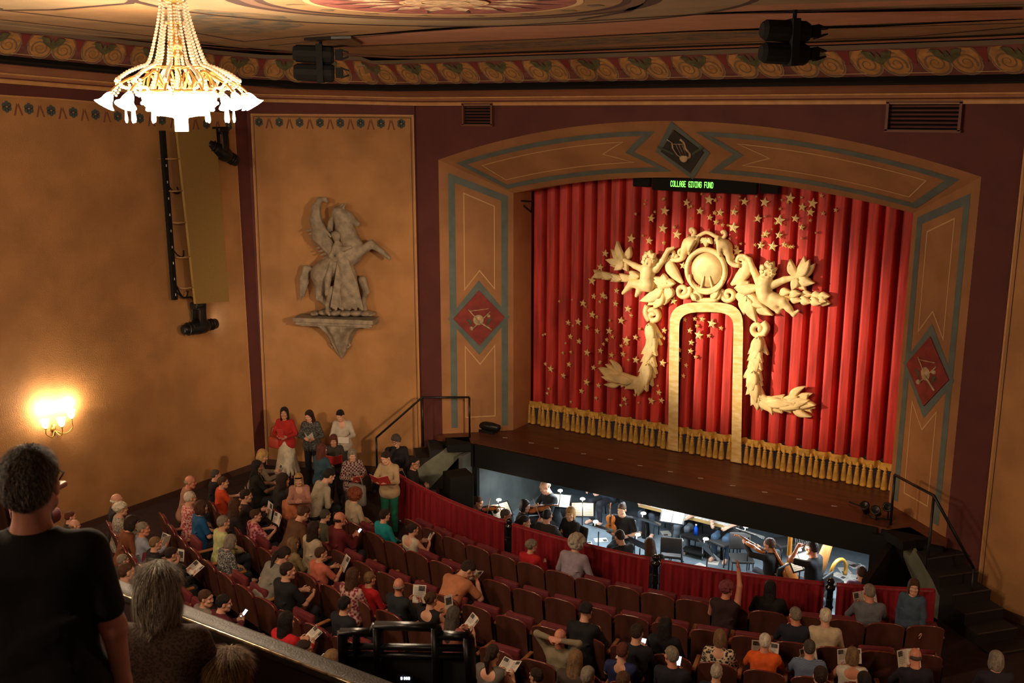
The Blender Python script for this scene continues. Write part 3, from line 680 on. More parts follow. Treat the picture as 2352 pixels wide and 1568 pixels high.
    # scroll that starts the hanging garland
    b = MB(); b.tube(spiral(885, 810, 46, -2.3, 1.3, 1) if s < 0 else spiral(1590, 895, 58, -.8, 1.3, 1), .06, 7); b.tube(smooth_path([c6(845, 740, .12), c6(835, 790, .12), c6(860, 840, .12)] if s < 0 else [c6(1625, 850, .12), c6(1650, 890, .12), c6(1625, 935, .12)], 8), .07, 7); b.build('volute', cream, curt)
    # cherub: one smooth body
    U = .0031
    def cc(x, y, o=.2): return tuple(c6(x, y, o))
    def lim(pts, rs, k=.03): return [('c', cc(*p), cc(*q), r0 * U, r1 * U, k) for p, q, r0, r1 in zip(pts, pts[1:], rs, rs[1:])]
    if s < 0:
        hd = (858, 440); pr_ = lim([(850, 500), (842, 560), (850, 590)], [52, 46, 48]) + lim([(825, 500), (760, 470), (690, 432)], [26, 20, 15]) + lim([(900, 495), (950, 430), (985, 365), (1022, 348)], [26, 20, 15, 10])
        pr_ += lim([(835, 600), (740, 590), (715, 620), (680, 655)], [38, 28, 20, 12]) + lim([(850, 610), (800, 615), (785, 645), (770, 672)], [38, 28, 19, 13]); tufts = [(-38, -30), (-20, -58), (10, -66), (38, -48), (46, -10), (-45, 5)]
    else:
        hd = (1655, 515); pr_ = lim([(1635, 590), (1630, 640), (1640, 670)], [54, 48, 50]) + lim([(1690, 600), (1770, 565), (1860, 545)], [26, 20, 14]) + lim([(1595, 575), (1560, 500), (1535, 430), (1500, 402)], [26, 20, 15, 10])
        pr_ += lim([(1645, 690), (1700, 740), (1728, 775), (1745, 760)], [40, 28, 18, 10]) + lim([(1690, 690), (1760, 715), (1800, 760), (1832, 800), (1862, 775)], [40, 30, 22, 14, 9]); tufts = [(-40, -10), (-34, -45), (0, -70), (36, -60), (55, -25), (50, 10)]
    hc = cc(*hd, .24); pr_ += [('e', hc, (46 * U, 44 * U, 52 * U), None, .03), ('c', (hc[0], hc[1] - .13, hc[2]), (hc[0] + .005, hc[1] - .155, hc[2] - .035), .012, .02, .02), ('e', (hc[0] - .055, hc[1] - .09, hc[2] - .05), (.05, .045, .045), None, .03), ('e', (hc[0] + .055, hc[1] - .09, hc[2] - .05), (.05, .045, .045), None, .03),
             ('E', (hc[0] - .05, hc[1] - .145, hc[2] + .012), (.028, .03, .018), None, .015), ('E', (hc[0] + .05, hc[1] - .145, hc[2] + .012), (.028, .03, .018), None, .015), ('E', (hc[0], hc[1] - .155, hc[2] - .075), (.03, .02, .01), None, .01), ('c', hc, cc(*( (850, 500) if s < 0 else (1640, 585))), .09, .1, .03)]
    body = link('cherub', sdf_mesh('cherub', [(p[0], *[(tuple(V(x) - V((0, YCU, 0))) if i < (2 if p[0] in 'cC' else 1) else x) for i, x in enumerate(p[1:])]) for p in pr_], .016, cream, .03), curt)
    b = MB()
    for dx, dy in tufts:
        for q in (.62, 1.0): leaf(b, c6(hd[0] + dx * .45, hd[1] + dy * .45, .30), c6(hd[0] + dx * (.7 + q * .5), hd[1] + dy * (.7 + q * .5), .26), .06, .03)
    h_ = link('hair', b.mesh('hair', cream, (0, YCU, 0)), body)

# ------------------------------------------------------------------ statue of the winged horse on the splayed wall
XB = NB.cross(V((0, 0, 1))).normalized(); XB = XB if XB.x > 0 else -XB
SO = onB(786, 715)
def st(X, Y, wd=.25):
    p = onB(630 + X * .2679, 430 + Y * .2679); d = p - SO; return (d.dot(XB), -wd, d.z)
FR = Matrix(((XB.x, -NB.x, 0), (XB.y, -NB.y, 0), (0, 0, 1)))
stone = mat('statue_stone', (.27, .215, .15), .7, noise=.25, nscale=7, bump=.3, bscale=30)
stt = thing('winged_horse_statue', 'grey stone relief of a rearing winged horse with a draped woman on the tan wall', 'statue', SO + V((0, 0, 0)))
stt.rotation_euler = (0, 0, math.atan2(XB.y, XB.x))
def chain(pts, k=.04): return [('c', st(*p[:2], p[3]), st(*q[:2], q[3]), p[2], q[2], k) for p, q in zip(pts, pts[1:])]
hp = chain([(450, 730, .26, .24), (560, 640, .25, .26), (680, 560, .25, .27), (720, 510, .22, .27)]) + chain([(710, 500, .22, .26), (640, 330, .19, .27), (600, 220, .15, .28)]) + chain([(590, 205, .14, .28), (670, 240, .11, .29), (752, 300, .055, .3)])
hp += chain([(760, 545, .12, .3), (875, 470, .085, .34), (965, 530, .05, .36), (1000, 560, .04, .37), (1028, 585, .045, .37)]) + chain([(780, 780, .09, .2), (815, 880, .07, .2), (790, 960, .045, .22), (810, 1030, .05, .24)])
hp += chain([(440, 790, .17, .25), (420, 920, .09, .24), (500, 990, .05, .26), (520, 1040, .05, .27)]) + [('c', st(640, 150, .3), st(655, 120, .31), .03, .008), ('c', st(610, 150, .24), st(615, 122, .24), .03, .008)]
hp += [('E', st(700, 228, .42), (.02, .03, .015), None, .01), ('e', st(752, 298, .3), (.06, .05, .05), None, .03)]
link('horse', sdf_mesh('horse', hp, .016, stone, .05), stt)
link('mane', sdf_mesh('mane', sum([chain([(625 - i * 22, 140 + i * 26, .035, .25), (560 - i * 14, 190 + i * 40, .045, .22), (545 - i * 8, 270 + i * 40, .02, .22)]) for i in range(6)], []), .014, stone, .02), stt)
link('tail', sdf_mesh('tail', chain([(360, 690, .05, .2), (300, 680, .06, .2), (275, 780, .085, .18), (265, 880, .06, .16), (245, 960, .015, .14)]) + chain([(320, 690, .04, .2), (300, 800, .06, .2), (280, 920, .02, .18)]), .014, stone, .03), stt)
wg = chain([(560, 540, .13, .38), (450, 400, .17, .36), (405, 270, .13, .33), (400, 170, .09, .3), (430, 100, .055, .28), (475, 92, .04, .28), (492, 115, .03, .28)], .05)
for i in range(9):
    x0, y0 = lerp(560, 420, i / 8), lerp(560, 330, i / 8); wg += chain([(x0, y0, .04, .42), (lerp(480, 330, i / 8) - (10 if i < 6 else 0), lerp(590, 400 - 40, i / 8), .018, .36)], .012)
wg += chain([(548, 400, .03, .44), (480, 330, .03, .42), (440, 240, .025, .38), (430, 150, .02, .33)], .012)
link('wing', sdf_mesh('wing', wg, .012, stone, .03), stt)
wm = [('e', st(598, 398, .46), (.085, .09, .10), None, .03), ('e', st(590, 385, .45), (.095, .09, .075), None, .02)] + chain([(600, 440, .05, .46), (610, 490, .11, .45), (640, 560, .12, .45), (660, 620, .13, .45)]) + chain([(615, 490, .06, .5), (670, 500, .05, .54), (722, 488, .035, .5)]) + chain([(590, 490, .05, .5), (560, 560, .045, .52), (600, 600, .035, .54)]) + chain([(560, 840, .06, .46), (520, 970, .045, .47), (525, 1030, .04, .5), (550, 1050, .03, .56)]) + [('c', st(606, 410, .55), st(612, 425, .56), .012, .016, .02)]
link('woman_figure', sdf_mesh('woman_figure', wm, .012, stone, .03), stt)
dr = chain([(655, 600, .15, .44), (690, 720, .17, .43), (700, 860, .20, .42), (690, 960, .16, .42)], .05)
for i in range(15):
    a = i / 14; dr += chain([(lerp(620, 700, a), 600 + 10 * (i % 2), .022, .52), (lerp(600, 770, a), 780, .028, .54), (lerp(560, 820, a), 985 + 12 * (i % 3), .03, .50)], .012)
dr += chain([(560, 620, .05, .5), (530, 760, .07, .5), (520, 880, .05, .48)], .03)
link('drapery', sdf_mesh('drapery', dr, .013, stone, .02), stt)
link('rock_base', sdf_mesh('rock_base', [('e', st(x, y, .24), (r * 1.9, .2, r), None, .03) for x, y, r in ((390, 1060, .05), (470, 1050, .07), (560, 1055, .07), (650, 1060, .07), (740, 1055, .075), (820, 1060, .065), (870, 1066, .04))], .016, stone, .04), stt)
bk = thing('wall_bracket_shelf', 'carved grey stone bracket shelf under the winged horse statue', 'shelf', SO)
bk.rotation_euler = stt.rotation_euler
def sx(X, Y): q = st(X, Y); return q[0], q[2]
xl, zt = sx(235, 1080); xr, _ = sx(905, 1080); b = MB(); xm, hw = (xl + xr) / 2, (xr - xl) / 2
for z0, z1, o in ((-.0, -.085, 0), (-.085, -.11, .05), (-.11, -.15, .035), (-.15, -.19, .10)): b.box((xm, -.25 + o / 2, zt + (z0 + z1) / 2), (2 * (hw - o), .5 - o, z0 - z1))
local(b, 'shelf_top', stone, bk)
b = MB(); zb = sx(590, 1160)[1]; pf = [(1158, 1.0 * hw - .13), (1175, .62 * hw), (1200, .5 * hw), (1230, .40 * hw), (1270, .32 * hw), (1320, .26 * hw), (1370, .19 * hw), (1420, .10 * hw), (1465, .015)]
rows = []
for Y, wd in pf:
    z = sx(575, Y)[1]; rows.append([V((xm + wd * math.cos(a), -.02 - min(wd, .42) * (1 + .10 * math.cos(a * 11)) * math.sin(a), z)) for a in np.linspace(0, PI, 34)])
b.strip(rows, 0, True); local(b, 'carved_bracket', stone, bk)
b = MB()
for s in (-1, 1):
    z = sx(575, 1360)[1]; b.ball((xm + s * .2 * hw, -.1, z), .035); b.tube([(xm + s * .2 * hw, -.1, z), (xm + s * .26 * hw, -.1, z + .05), (xm + s * .2 * hw, -.08, z + .1)], .022, 6)
local(b, 'scroll_end', stone, bk)
# ------------------------------------------------------------------ chandelier
brass = mat('brass', (.50, .29, .08), .35, metal=.85)
crystal = mat('crystal_bead', (.62, .50, .34), .12, spec=.9, emit=(1, .80, .50), es=.15)  # faint emission stands in for lamplight caught by the beads
glow = mat('lit_glass_shade', (1, .95, .85), .4, emit=(1.0, .90, .72), es=7)
hotg = mat('lit_crystal_bowl', (1, .95, .85), .3, emit=(1.0, .90, .70), es=5)
KD = 9.0; CH = at_dep(415, 258, KD); u_ = KD / FPX
ch = thing('crystal_chandelier', 'lit crystal chandelier with bead strands and glowing glass shades hanging from the ceiling', 'chandelier', CH)
def Z(py): return (258 - py) * u_ * 1.02
def Rr(px): return px * u_
b = MB(); b.lathe([(Rr(20), zc(CH.x, CH.y) - CH.z), (Rr(20), Z(30)), (Rr(20), Z(30))], n=6); b = MB()
b.tube([(0, 0, zc(CH.x, CH.y) - CH.z - .01), (0, 0, Z(160))], .012, 6)
b.lathe([(0, Z(60)), (.05, Z(66)), (.03, Z(80)), (.02, Z(90)), (.045, Z(98)), (.07, Z(108)), (.055, Z(120)), (.03, Z(124)), (.06, Z(130)), (.02, Z(140)), (.03, Z(165)), (0, Z(170))], n=14)
b.lathe([(0, zc(CH.x, CH.y) - CH.z - .005), (.12, zc(CH.x, CH.y) - CH.z - .01), (.09, zc(CH.x, CH.y) - CH.z - .05), (.02, zc(CH.x, CH.y) - CH.z - .07)], n=16)
local(b, 'stem', brass, ch)
for r, y in ((20, 66), (27, 18), (80, 212), (60, 160)):
    b = MB(); b.tube([(Rr(r) * math.cos(a), Rr(r) * math.sin(a), Z(y)) for a in np.linspace(0, 2 * PI, 33)[:-1]], .008 if r != 80 else .014, 6, closed=True); local(b, 'ring', brass, ch)
def strand(pts, r0, r1, n):
    b = MB()
    for i, p in enumerate(resample(smooth_path([(Rr(x), 0, Z(y)) for x, y in pts], 30), n)): r = lerp(r0, r1, i / n); b.ball(p, (r, r, r * .95), 0, 8)
    return b.mesh('bead_strand', crystal)
S1 = strand([(24, -2), (28, 18), (36, 60), (48, 105), (64, 150), (84, 160), (112, 172), (136, 188)], .011, .019, 36)
S2 = strand([(12, 0), (14, 60), (22, 66), (30, 100), (38, 140), (52, 170), (66, 200), (80, 214)], .010, .018, 34)
S3 = strand([(80, 214), (92, 222), (102, 206), (122, 204), (136, 190)], .015, .015, 13)
S4 = strand([(136, 190), (134, 202), (140, 214), (146, 222)], .014, .012, 6)
for k in range(12):
    a = 2 * PI * (k + .3) / 12
    for S, da in ((S1, 0), (S2, .26), (S3, 0), (S4, .1)):
        if S is S2 and k % 2: continue
        o = link('bead_strand', S, ch); o.rotation_euler = (0, 0, a + da)
ab = MB(); ab.tube(smooth_path([(Rr(40), 0, Z(205)), (Rr(70), 0, Z(170)), (Rr(100), 0, Z(182)), (Rr(130), 0, Z(196)), (Rr(150), 0, Z(212)), (Rr(154), 0, Z(222))], 18), .010, 6); ab.lathe([(.0, 0), (.03, -.006), (.02, -.03)], (Rr(154), 0, Z(216)), 10); am = ab.mesh('arm', brass)
sb = MB(); Rt = Matrix.Rotation(-.55, 3, 'Y')
pf = [(.012, .02), (.03, .0), (.042, -.03), (.048, -.06), (.064, -.085), (.088, -.105)]
sb.lathe(pf, (Rr(154), 0, Z(220)), 14, R=Rt); sb.lathe([(r * .9, z) for r, z in pf[::-1]], (Rr(154), 0, Z(220)), 14, R=Rt); sm = sb.mesh('glass_shade', glow)
bb = MB(); c0 = V((Rr(154), 0, Z(220))) + Rt @ V((0, 0, -.055)); bb.ball(c0, (.022, .022, .032), 0, 10); bm_ = bb.mesh('bulb', glow)
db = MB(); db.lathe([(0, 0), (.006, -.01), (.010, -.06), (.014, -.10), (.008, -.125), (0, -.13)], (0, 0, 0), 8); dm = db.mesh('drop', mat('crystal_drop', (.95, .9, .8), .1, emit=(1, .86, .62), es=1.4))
for k in range(12):
    a = 2 * PI * (k + .3) / 12
    for nm, me in (('arm', am), ('glass_shade', sm)):
        o = link(nm, me, ch); o.rotation_euler = (0, 0, a)
        if nm == 'glass_shade': q = link('bulb', bm_, o)
    o = link('drop', dm, ch, (Rr(118) * math.cos(a + .2), Rr(118) * math.sin(a + .2), Z(248)))
b = MB(); b.lathe([(Rr(80), Z(210)), (Rr(83), Z(225)), (Rr(80), Z(240)), (Rr(70), Z(253)), (Rr(50), Z(264)), (Rr(20), Z(269)), (0, Z(269))], n=28)
for k in range(36):
    a = 2 * PI * k / 36
    for z, r in ((238, 82), (252, 72), (262, 55)): b.ball((Rr(r) * math.cos(a + z), Rr(r) * math.sin(a + z), Z(z)), .017, 0, 6)
local(b, 'crystal_bowl', hotg, ch)
b = MB()
for k in range(8):
    a = 2 * PI * k / 8; b.box((Rr(13) * math.cos(a), Rr(13) * math.sin(a), Z(284)), (.042, .012, Z(268) - Z(300)), rz=a + PI / 2)
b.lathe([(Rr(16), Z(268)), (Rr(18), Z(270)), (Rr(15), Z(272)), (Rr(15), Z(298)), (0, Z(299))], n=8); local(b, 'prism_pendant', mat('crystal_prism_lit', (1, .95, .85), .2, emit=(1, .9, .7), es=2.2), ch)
b = MB()
for k in range(18):
    a = 2 * PI * k / 18; b.tube(smooth_path([(Rr(62) * math.cos(a), Rr(62) * math.sin(a), Z(165)), (Rr(74) * math.cos(a + .08), Rr(74) * math.sin(a + .08), Z(185)), (Rr(80) * math.cos(a), Rr(80) * math.sin(a), Z(212))], 7), .007, 5)
local(b, 'bowl_gallery', brass, ch)

# ------------------------------------------------------------------ wall sconce
sc_ = thing('wall_sconce', 'lit brass wall sconce with three glowing shades on the left tan wall', 'wall lamp', onA(122, 985))
rzA = math.atan2((CB - AE).y, (CB - AE).x); sc_.rotation_euler = (0, 0, rzA)   # local x: along the wall to the stage, local y: out of the wall is -y or +y
OUT = -1 if (Matrix.Rotation(rzA, 3, 'Z') @ V((0, 1, 0))).dot(NA) < 0 else 1
b = MB(); b.lathe([(0, 0), (.06, .01), (.045, .03), (.02, .05)], (0, .0, 0), 14, R=Matrix.Rotation(-OUT * PI / 2, 3, 'X')); b.tube([(0, OUT * .04, -.12), (0, OUT * .03, .1)], [.01, .03], 8); local(b, 'wall_plate', brass, sc_)
for dx, dz, ou in ((-.22, .10, .14), (.05, .08, .22), (.30, .16, .14)):
    b = MB(); b.tube(smooth_path([(0, OUT * .04, -.02), (dx * .5, OUT * (.04 + ou * .7), -.10), (dx, OUT * ou, -.02), (dx, OUT * ou, dz - .03)], 14), .009, 6); b.lathe([(0, dz - .04), (.03, dz - .02), (.032, dz - .01), (.012, dz)], (dx, OUT * ou, 0), 10); o = local(b, 'arm', brass, sc_)
    b = MB(); b.lathe([(.02, dz), (.05, dz + .03), (.06, dz + .08), (.075, dz + .14), (.085, dz + .16), (.072, dz + .14), (.05, dz + .05), (.015, dz + .01)], (dx, OUT * ou, 0), 14); local(b, 'glass_shade', mat('sconce_shade_lit', (1, .95, .85), .4, emit=(1, .86, .6), es=12), sc_)

# ------------------------------------------------------------------ acoustic panel, truss pole, moving lights on the left wall
LX = (CB - AE).normalized()
def wA(px, py, off): return onA(px, py, off)
pn = thing('acoustic_panel', 'tall ochre acoustic panel hung beside the dark stripe on the left wall', 'wall panel', wA(470, 690, .3))
c = [wA(407, 298, .42), wA(496, 292, .30), wA(527, 692, .30), wA(450, 698, .42)]; c[1].z = c[0].z; n = (c[1] - c[0]).cross(c[3] - c[0]).normalized(); n = n if n.dot(CAM - c[0]) > 0 else -n
b = MB(); b.prism(c, -n * .06); b.build('panel_board', mat('panel_ochre_cloth', (.30, .19, .055), .85, noise=.06, nscale=40, bump=.2, bscale=200), pn)
for t in (.16, .34, .52, .72, .9):
    b = MB(); p = c[0].lerp(c[3], t) - n * .03; q = p + NA * (-.36) - LX * .12; b.tube([p, p - LX * .18, q - LX * .12], .014, 6); b.build('standoff_bracket', mat('pale_tan_metal', (.34, .20, .09), .5), pn)
pl = thing('lighting_pole', 'black vertical lighting pole with white tape marks left of the ochre acoustic panel', 'pole', wA(388, 690, .2))
b = MB(); t0, t1 = wA(374, 300, .2), wA(401, 688, .2); t0 = V((t1.x, t1.y, t0.z)); b.box((t0 + t1) / 2, (.09, .09, (t0 - t1).length), rz=rzA); b.build('pole', M['black'], pl)
for i in range(9):
    b = MB(); b.bbox(t0.lerp(t1, .2 + i * .096) + NA * .048, (.02, .012, .05), .005, R=Matrix.Rotation(rzA, 3, 'Z')); b.build('tape_mark', mat('white_tape', (.5, .48, .44), .6), pl)
b = MB()
for z, d in ((.30, .25), (.68, .3), (.93, .34)):
    p = t0.lerp(t1, z); b.tube(smooth_path([p, p + LX * .12 - V((0, 0, .18)) + NA * .05, p + LX * .28 - V((0, 0, .22)), p + LX * d + V((0, 0, -.1))], 14), .014, 5)
b.tube(smooth_path([t1 + LX * .05 + V((0, 0, .3)), t1 + LX * .2 + V((0, 0, .02)), t1 + LX * .42 - V((0, 0, .02)), t1 + LX * .5 - V((0, 0, .25))], 14), .018, 6); b.build('cable', M['black'], pl)
def moving_light(name, label, base, tilt, lit, yaw=0):
    t = thing(name, label, 'stage light', base, rzA + yaw)
    b = MB(); b.bbox((0, 0, -.0), (.26, .24, .12), .03); local(b, 'base', M['blackm'], t)
    b = MB(); b.bbox((0, .13, -.27), (.17, .045, .46), .02); b.bbox((0, -.13, -.27), (.17, .045, .46), .02); b.bbox((0, 0, -.06), (.2, .3, .06), .02); local(b, 'yoke', M['blackm'], t)
    R = Matrix.Rotation(PI / 2 + tilt, 3, 'Y'); b = MB(); b.lathe([(0, -.42), (.07, -.42), (.10, -.40), (.105, -.34), (.13, -.2), (.155, -.08), (.155, .10), (.12, .20), (.11, .22), (.11, .40), (.10, .42), (.095, .38), (0, .38)], (0, 0, -.46), 18, R=R)
    for z in (-.3, -.22, -.14, .24, .3): b.lathe([(.118 if z > 0 else .13, z), (.126 if z > 0 else .14, z + .01), (.118 if z > 0 else .13, z + .02)], (0, 0, -.46), 18, R=R)
    h = local(b, 'lamp_head', M['blackm'], t)
    b = MB(); b.lathe([(0, .405), (.06, .402), (.092, .392)], (0, 0, -.46), 18, R=R)
    q = local(b, 'lens', mat('lens_lit', (1, 1, 1), .1, emit=(.95, .97, 1), es=14) if lit else mat('lens_dark', (.02, .02, .03), .05), h)
    return t
m0 = wA(455, 700, .25); moving_light('moving_head_light', 'black moving head stage light with white lit lens hanging under the acoustic panel', (m0.x, m0.y, m0.z), 0, True)
m1 = wA(506, 292, .25); m1.z -= .05; t = moving_light('moving_head_light', 'unlit black moving head stage light tucked behind the right edge of the acoustic panel', m1, .5, False)

# ------------------------------------------------------------------ twin spotlights hung from the ceiling
def twin(label, px, py, sc, plate):
    top = on_c(px, py - (55 if plate else 70)); dep = (top - CAM).dot(DV); c = at_dep(px, py, dep * .985); t = thing('twin_ceiling_spotlight', label, 'stage light', (c.x, c.y, c.z), YAW * -1 + .12)
    u = dep / FPX * sc; b = MB(); b.tube([(.0, 0, 0), (.0, 0, top.z - c.z)], .022, 8); b.bbox((0, 0, 30 * u), (.16, .1, .06), .015); local(b, 'hanger_pole', M['black'], t)
    for k, dz in enumerate((20, -20)):
        R = Matrix.Rotation(PI / 2 + .04, 3, 'Y'); b = MB(); b.lathe([(0, -54 * u), (14 * u, -54 * u), (19 * u, -46 * u), (20 * u, 0), (20 * u, 30 * u), (17 * u, 36 * u), (0, 36 * u)], (-8 * u, 0, dz * u), 10, R=R, smooth=False)
        b.box((40 * u, 0, dz * u), (16 * u, 24 * u, 22 * u)); o = local(b, 'lamp_body', M['black'], t)
        b = MB()
        for q in (-1, 1): b.box((52 * u, 0, dz * u + q * 8 * u), (20 * u, 22 * u, 3 * u), R=Matrix.Rotation(q * .35, 3, 'Y'))
        local(b, 'barn_door', M['black'], o)
    b = MB(); b.box((-3 * u, 0, 0), (14 * u, 44 * u, 84 * u)); local(b, 'bracket', M['black'], t)
    if plate:
        b = MB(); q = [on_c(x, y) - V((0, 0, .01)) for x, y in ((698, 86), (735, 90), (826, 101), (832, 97), (806, 81), (760, 82))]; b.prism([p - c for p in q], (0, 0, -.03)); o = local(b, 'ceiling_plate', M['blackm'], t); o.rotation_euler = (0, 0, YAW - .12)
    return t
twin('black twin stage light hanging from the ceiling left of the proscenium arch', 738, 146, 1.0, True)
twin('larger black twin stage light hanging above the arch, right of its lyre diamond', 1822, 98, 1.22, False)

# ------------------------------------------------------------------ vents high on the front wall
for (x0, x1, y0, y1, lab) in ((1068, 1133, 228, 287, 'small black square vent under the cornice left of the arch'), (2037, 2211, 222, 300, 'wide black rectangular vent under the cornice right of the arch')):
    p, q = on_y(x0, y1, 0), on_y(x1, y0, 0); q.z = 7.0; t = thing('wall_vent', lab, 'vent', ((p.x + q.x) / 2, -.02, p.z)); w_, h_ = q.x - p.x, q.z - p.z
    b = MB()
    for d, s in (((0, h_), (w_ + .06, .04)), ((0, 0), (w_ + .06, .04)), ((-w_ / 2, h_ / 2), (.04, h_)), ((w_ / 2, h_ / 2), (.04, h_))): b.box((d[0], -.02, d[1]), (s[0], .08, s[1]))
    local(b, 'frame', mat('vent_frame_brown', (.16, .06, .035), .6), t)
    b = MB()
    for i in range(7): b.box((0, .01, h_ * (i + .5) / 7), (w_, .03, .02), R=Matrix.Rotation(.6, 3, 'X'))
    b.box((0, .03, h_ / 2), (w_, .01, h_)); local(b, 'louvre', M['black'], t)

# ------------------------------------------------------------------ painted diamonds on the proscenium
def diamond(name, label, P, n, col, sc, lyre, bw=.5, bh=.5):
    up = V((0, 0, 1)); X = n.cross(up).normalized(); X = X if X.x > 0 else -X; Y = X.cross(n); Y = Y if Y.z > 0 else -Y
    t = thing(name, label, 'painted panel', P); b = MB()
    f = lambda x, y, o=.0: X * (x * sc) + Y * (y * sc) + n * o
    b.prism([f(-bw, 0, .03), f(0, -bh, .03), f(bw, 0, .03), f(0, bh, .03)], -n * .02); local(b, 'panel', col, t)
    b = MB(); g = mat('emblem_cream', (.42, .30, .17), .7, noise=.3, nscale=12); gr = mat('emblem_green', (.07, .085, .05), .8)
    if lyre:
        b.tube([f(x, y, .035) for x, y in ((-.16, .26), (-.10, .2), (-.12, .08), (-.09, -.06), (0, -.16), (.10, -.10), (.12, -.02), (.08, .08), (.09, .2), (.05, .27))], .026, 5, flat=.4); b.tube([f(-.11, .17, .035), f(.08, .17, .035)], .02, 5, flat=.4)
        for i in range(3): b.tube([f(-.05 + i * .05, .16, .035), f(-.03 + i * .04, -.08, .035)], .006, 4)
        b.ball(f(0, -.11, .035), (.09, .03, .09), 0, 10)
        for s in (-1, 1):
            for i in range(3): leaf(b, f(s * (.14 + i * .06), -.06 + .05 * i, .03), f(s * (.24 + i * .06), .04 + .03 * i, .03), .03, .01, 0, 1, n, .005, 5)
    else:
        b.lathe([(0, .012), (.11, .010), (.12, 0)], f(-.02, -.04, .03), 14, R=Matrix((X, Y, n)).transposed()); b.tube([f(-.03, -.06, .045), f(.26, -.26, .045)], .02, 6)
        b.tube([f(-.2, .16, .04), f(.2, .2, .04)], .022, 5, flat=.4); b.tube([f(-.24, .2, .04), f(.05, -.14, .04)], .012, 5); b.tube([f(.24, .14, .04), f(-.16, -.24, .04)], .012, 5)
        b.ball(f(.20, .04, .04), (.05, .02, .035)); b.ball(f(-.17, -.22, .04), (.045, .03, .045)); 
        for s in (-1, 1):
            for i in range(4): leaf(b, f(s * .16, -.08 - .03 * i, .03), f(s * (.28 - .05 * i), -.02 - .07 * i, .03), .03, .01, 0, 1, n, .005, 5)
    local(b, 'emblem', [g, gr], t)
for s, lab, zz in ((-1, 'red painted diamond with palette and brushes emblem on the left proscenium pier', 2.55), (1, 'red painted diamond with pale emblem on the right proscenium pier', 2.62)):
    n = V((-s * PD, -(WO - WI), 0)).normalized(); P = V((s * lerp(WO, WI, .525), PD * .525, zz)); L_ = (V((WO - WI, PD, 0))).length
    diamond('painted_diamond', lab, P, n, mat('diamond_red', (.21, .028, .022), .75, noise=.2, nscale=6), 1.0, False, .355 * L_, .60)
diamond('painted_diamond', 'black painted diamond with a lyre emblem at the crown of the arch', pa(0, .51), nd, mat('diamond_black', (.028, .026, .024), .75), 1.25, True, .34, .44)

# ------------------------------------------------------------------ LED caption sign under the arch
sg = thing('led_caption_sign', 'long black electronic sign with green letters under the crown of the arch', 'sign', on_y(1640, 440, 1.35))
xa, xb = on_y(1498, 420, 1.35).x, on_y(1738, 430, 1.35).x; z1 = on_y(1600, 404, 1.35).z; z0 = on_y(1600, 441, 1.35).z
b = MB(); b.bbox(((xa + xb) / 2, 1.42, (z0 + z1) / 2), (xb - xa, .14, z1 - z0), .02); b.build('housing', M['black'], sg)
b = MB(); xl_ = on_y(1452, 420, 1.42).x; b.bbox(((xl_ + xa) / 2 - .03, 1.46, (z0 + z1) / 2 + .02), (xa - xl_ - .1, .12, (z1 - z0) * .8), .02); b.build('end_box', M['black'], sg); b = MB(); b.bbox((xb + .22, 1.46, (z0 + z1) / 2 - .02), (.36, .12, (z1 - z0) * .7), .02); b.build('end_box', M['black'], sg)
GL = {'C': '01110,10001,10000,10000,10000,10001,01110', 'O': '01110,10001,10001,10001,10001,10001,01110', 'L': '10000,10000,10000,10000,10000,10000,11111', 'A': '01110,10001,10001,11111,10001,10001,10001', 'G': '01110,10001,10000,10111,10001,10001,01110', 'E': '11111,10000,10000,11110,10000,10000,11111', 'I': '11111,00100,00100,00100,00100,00100,11111', 'V': '10001,10001,10001,10001,10001,01010,00100', 'N': '10001,11001,11001,10101,10011,10011,10001', 'F': '11111,10000,10000,11110,10000,10000,10000', 'U': '10001,10001,10001,10001,10001,10001,01110', 'D': '11110,10001,10001,10001,10001,10001,11110', ' ': '00000,00000,00000,00000,00000,00000,00000'}
TX = 'COLLAGE GIVING FUND'; tx0, tx1 = on_y(1540, 424, 1.345).x, on_y(1638, 426, 1.345).x; pw = (tx1 - tx0) / (len(TX) * 6 - 1); zt_ = on_y(1590, 416.5, 1.345).z; zb_ = on_y(1590, 430.5, 1.345).z; ph = (zt_ - zb_) / 7
b = MB()
for i, chh in enumerate(TX):
    for r_, row in enumerate(GL[chh].split(',')):
        for c_, v_ in enumerate(row):
            if v_ == '1': x = tx0 + (i * 6 + c_) * pw; z = zt_ - r_ * ph; b.poly([(x - pw * .08, 1.345, z), (x + pw * 1.02, 1.345, z), (x + pw * 1.02, 1.345, z - ph * .96), (x - pw * .08, 1.345, z - ph * .96)])
b.build('caption_text', mat('led_green', (.1, .6, .08), .5, emit=(.22, 1.0, .10), es=2.2), sg)
t = thing('wall_bracket', 'small dark metal bracket high on the left proscenium reveal', 'bracket', on_y(1205, 465, 1.5)); b = MB(); p = on_y(1197, 461, 1.35); q = on_y(1222, 463, 1.75); r2 = on_y(1220, 487, 1.75); b.tube([p, q, r2, on_y(1203, 472, 1.45)], .018, 6); b.build('bracket_arm', M['blackm'], t)

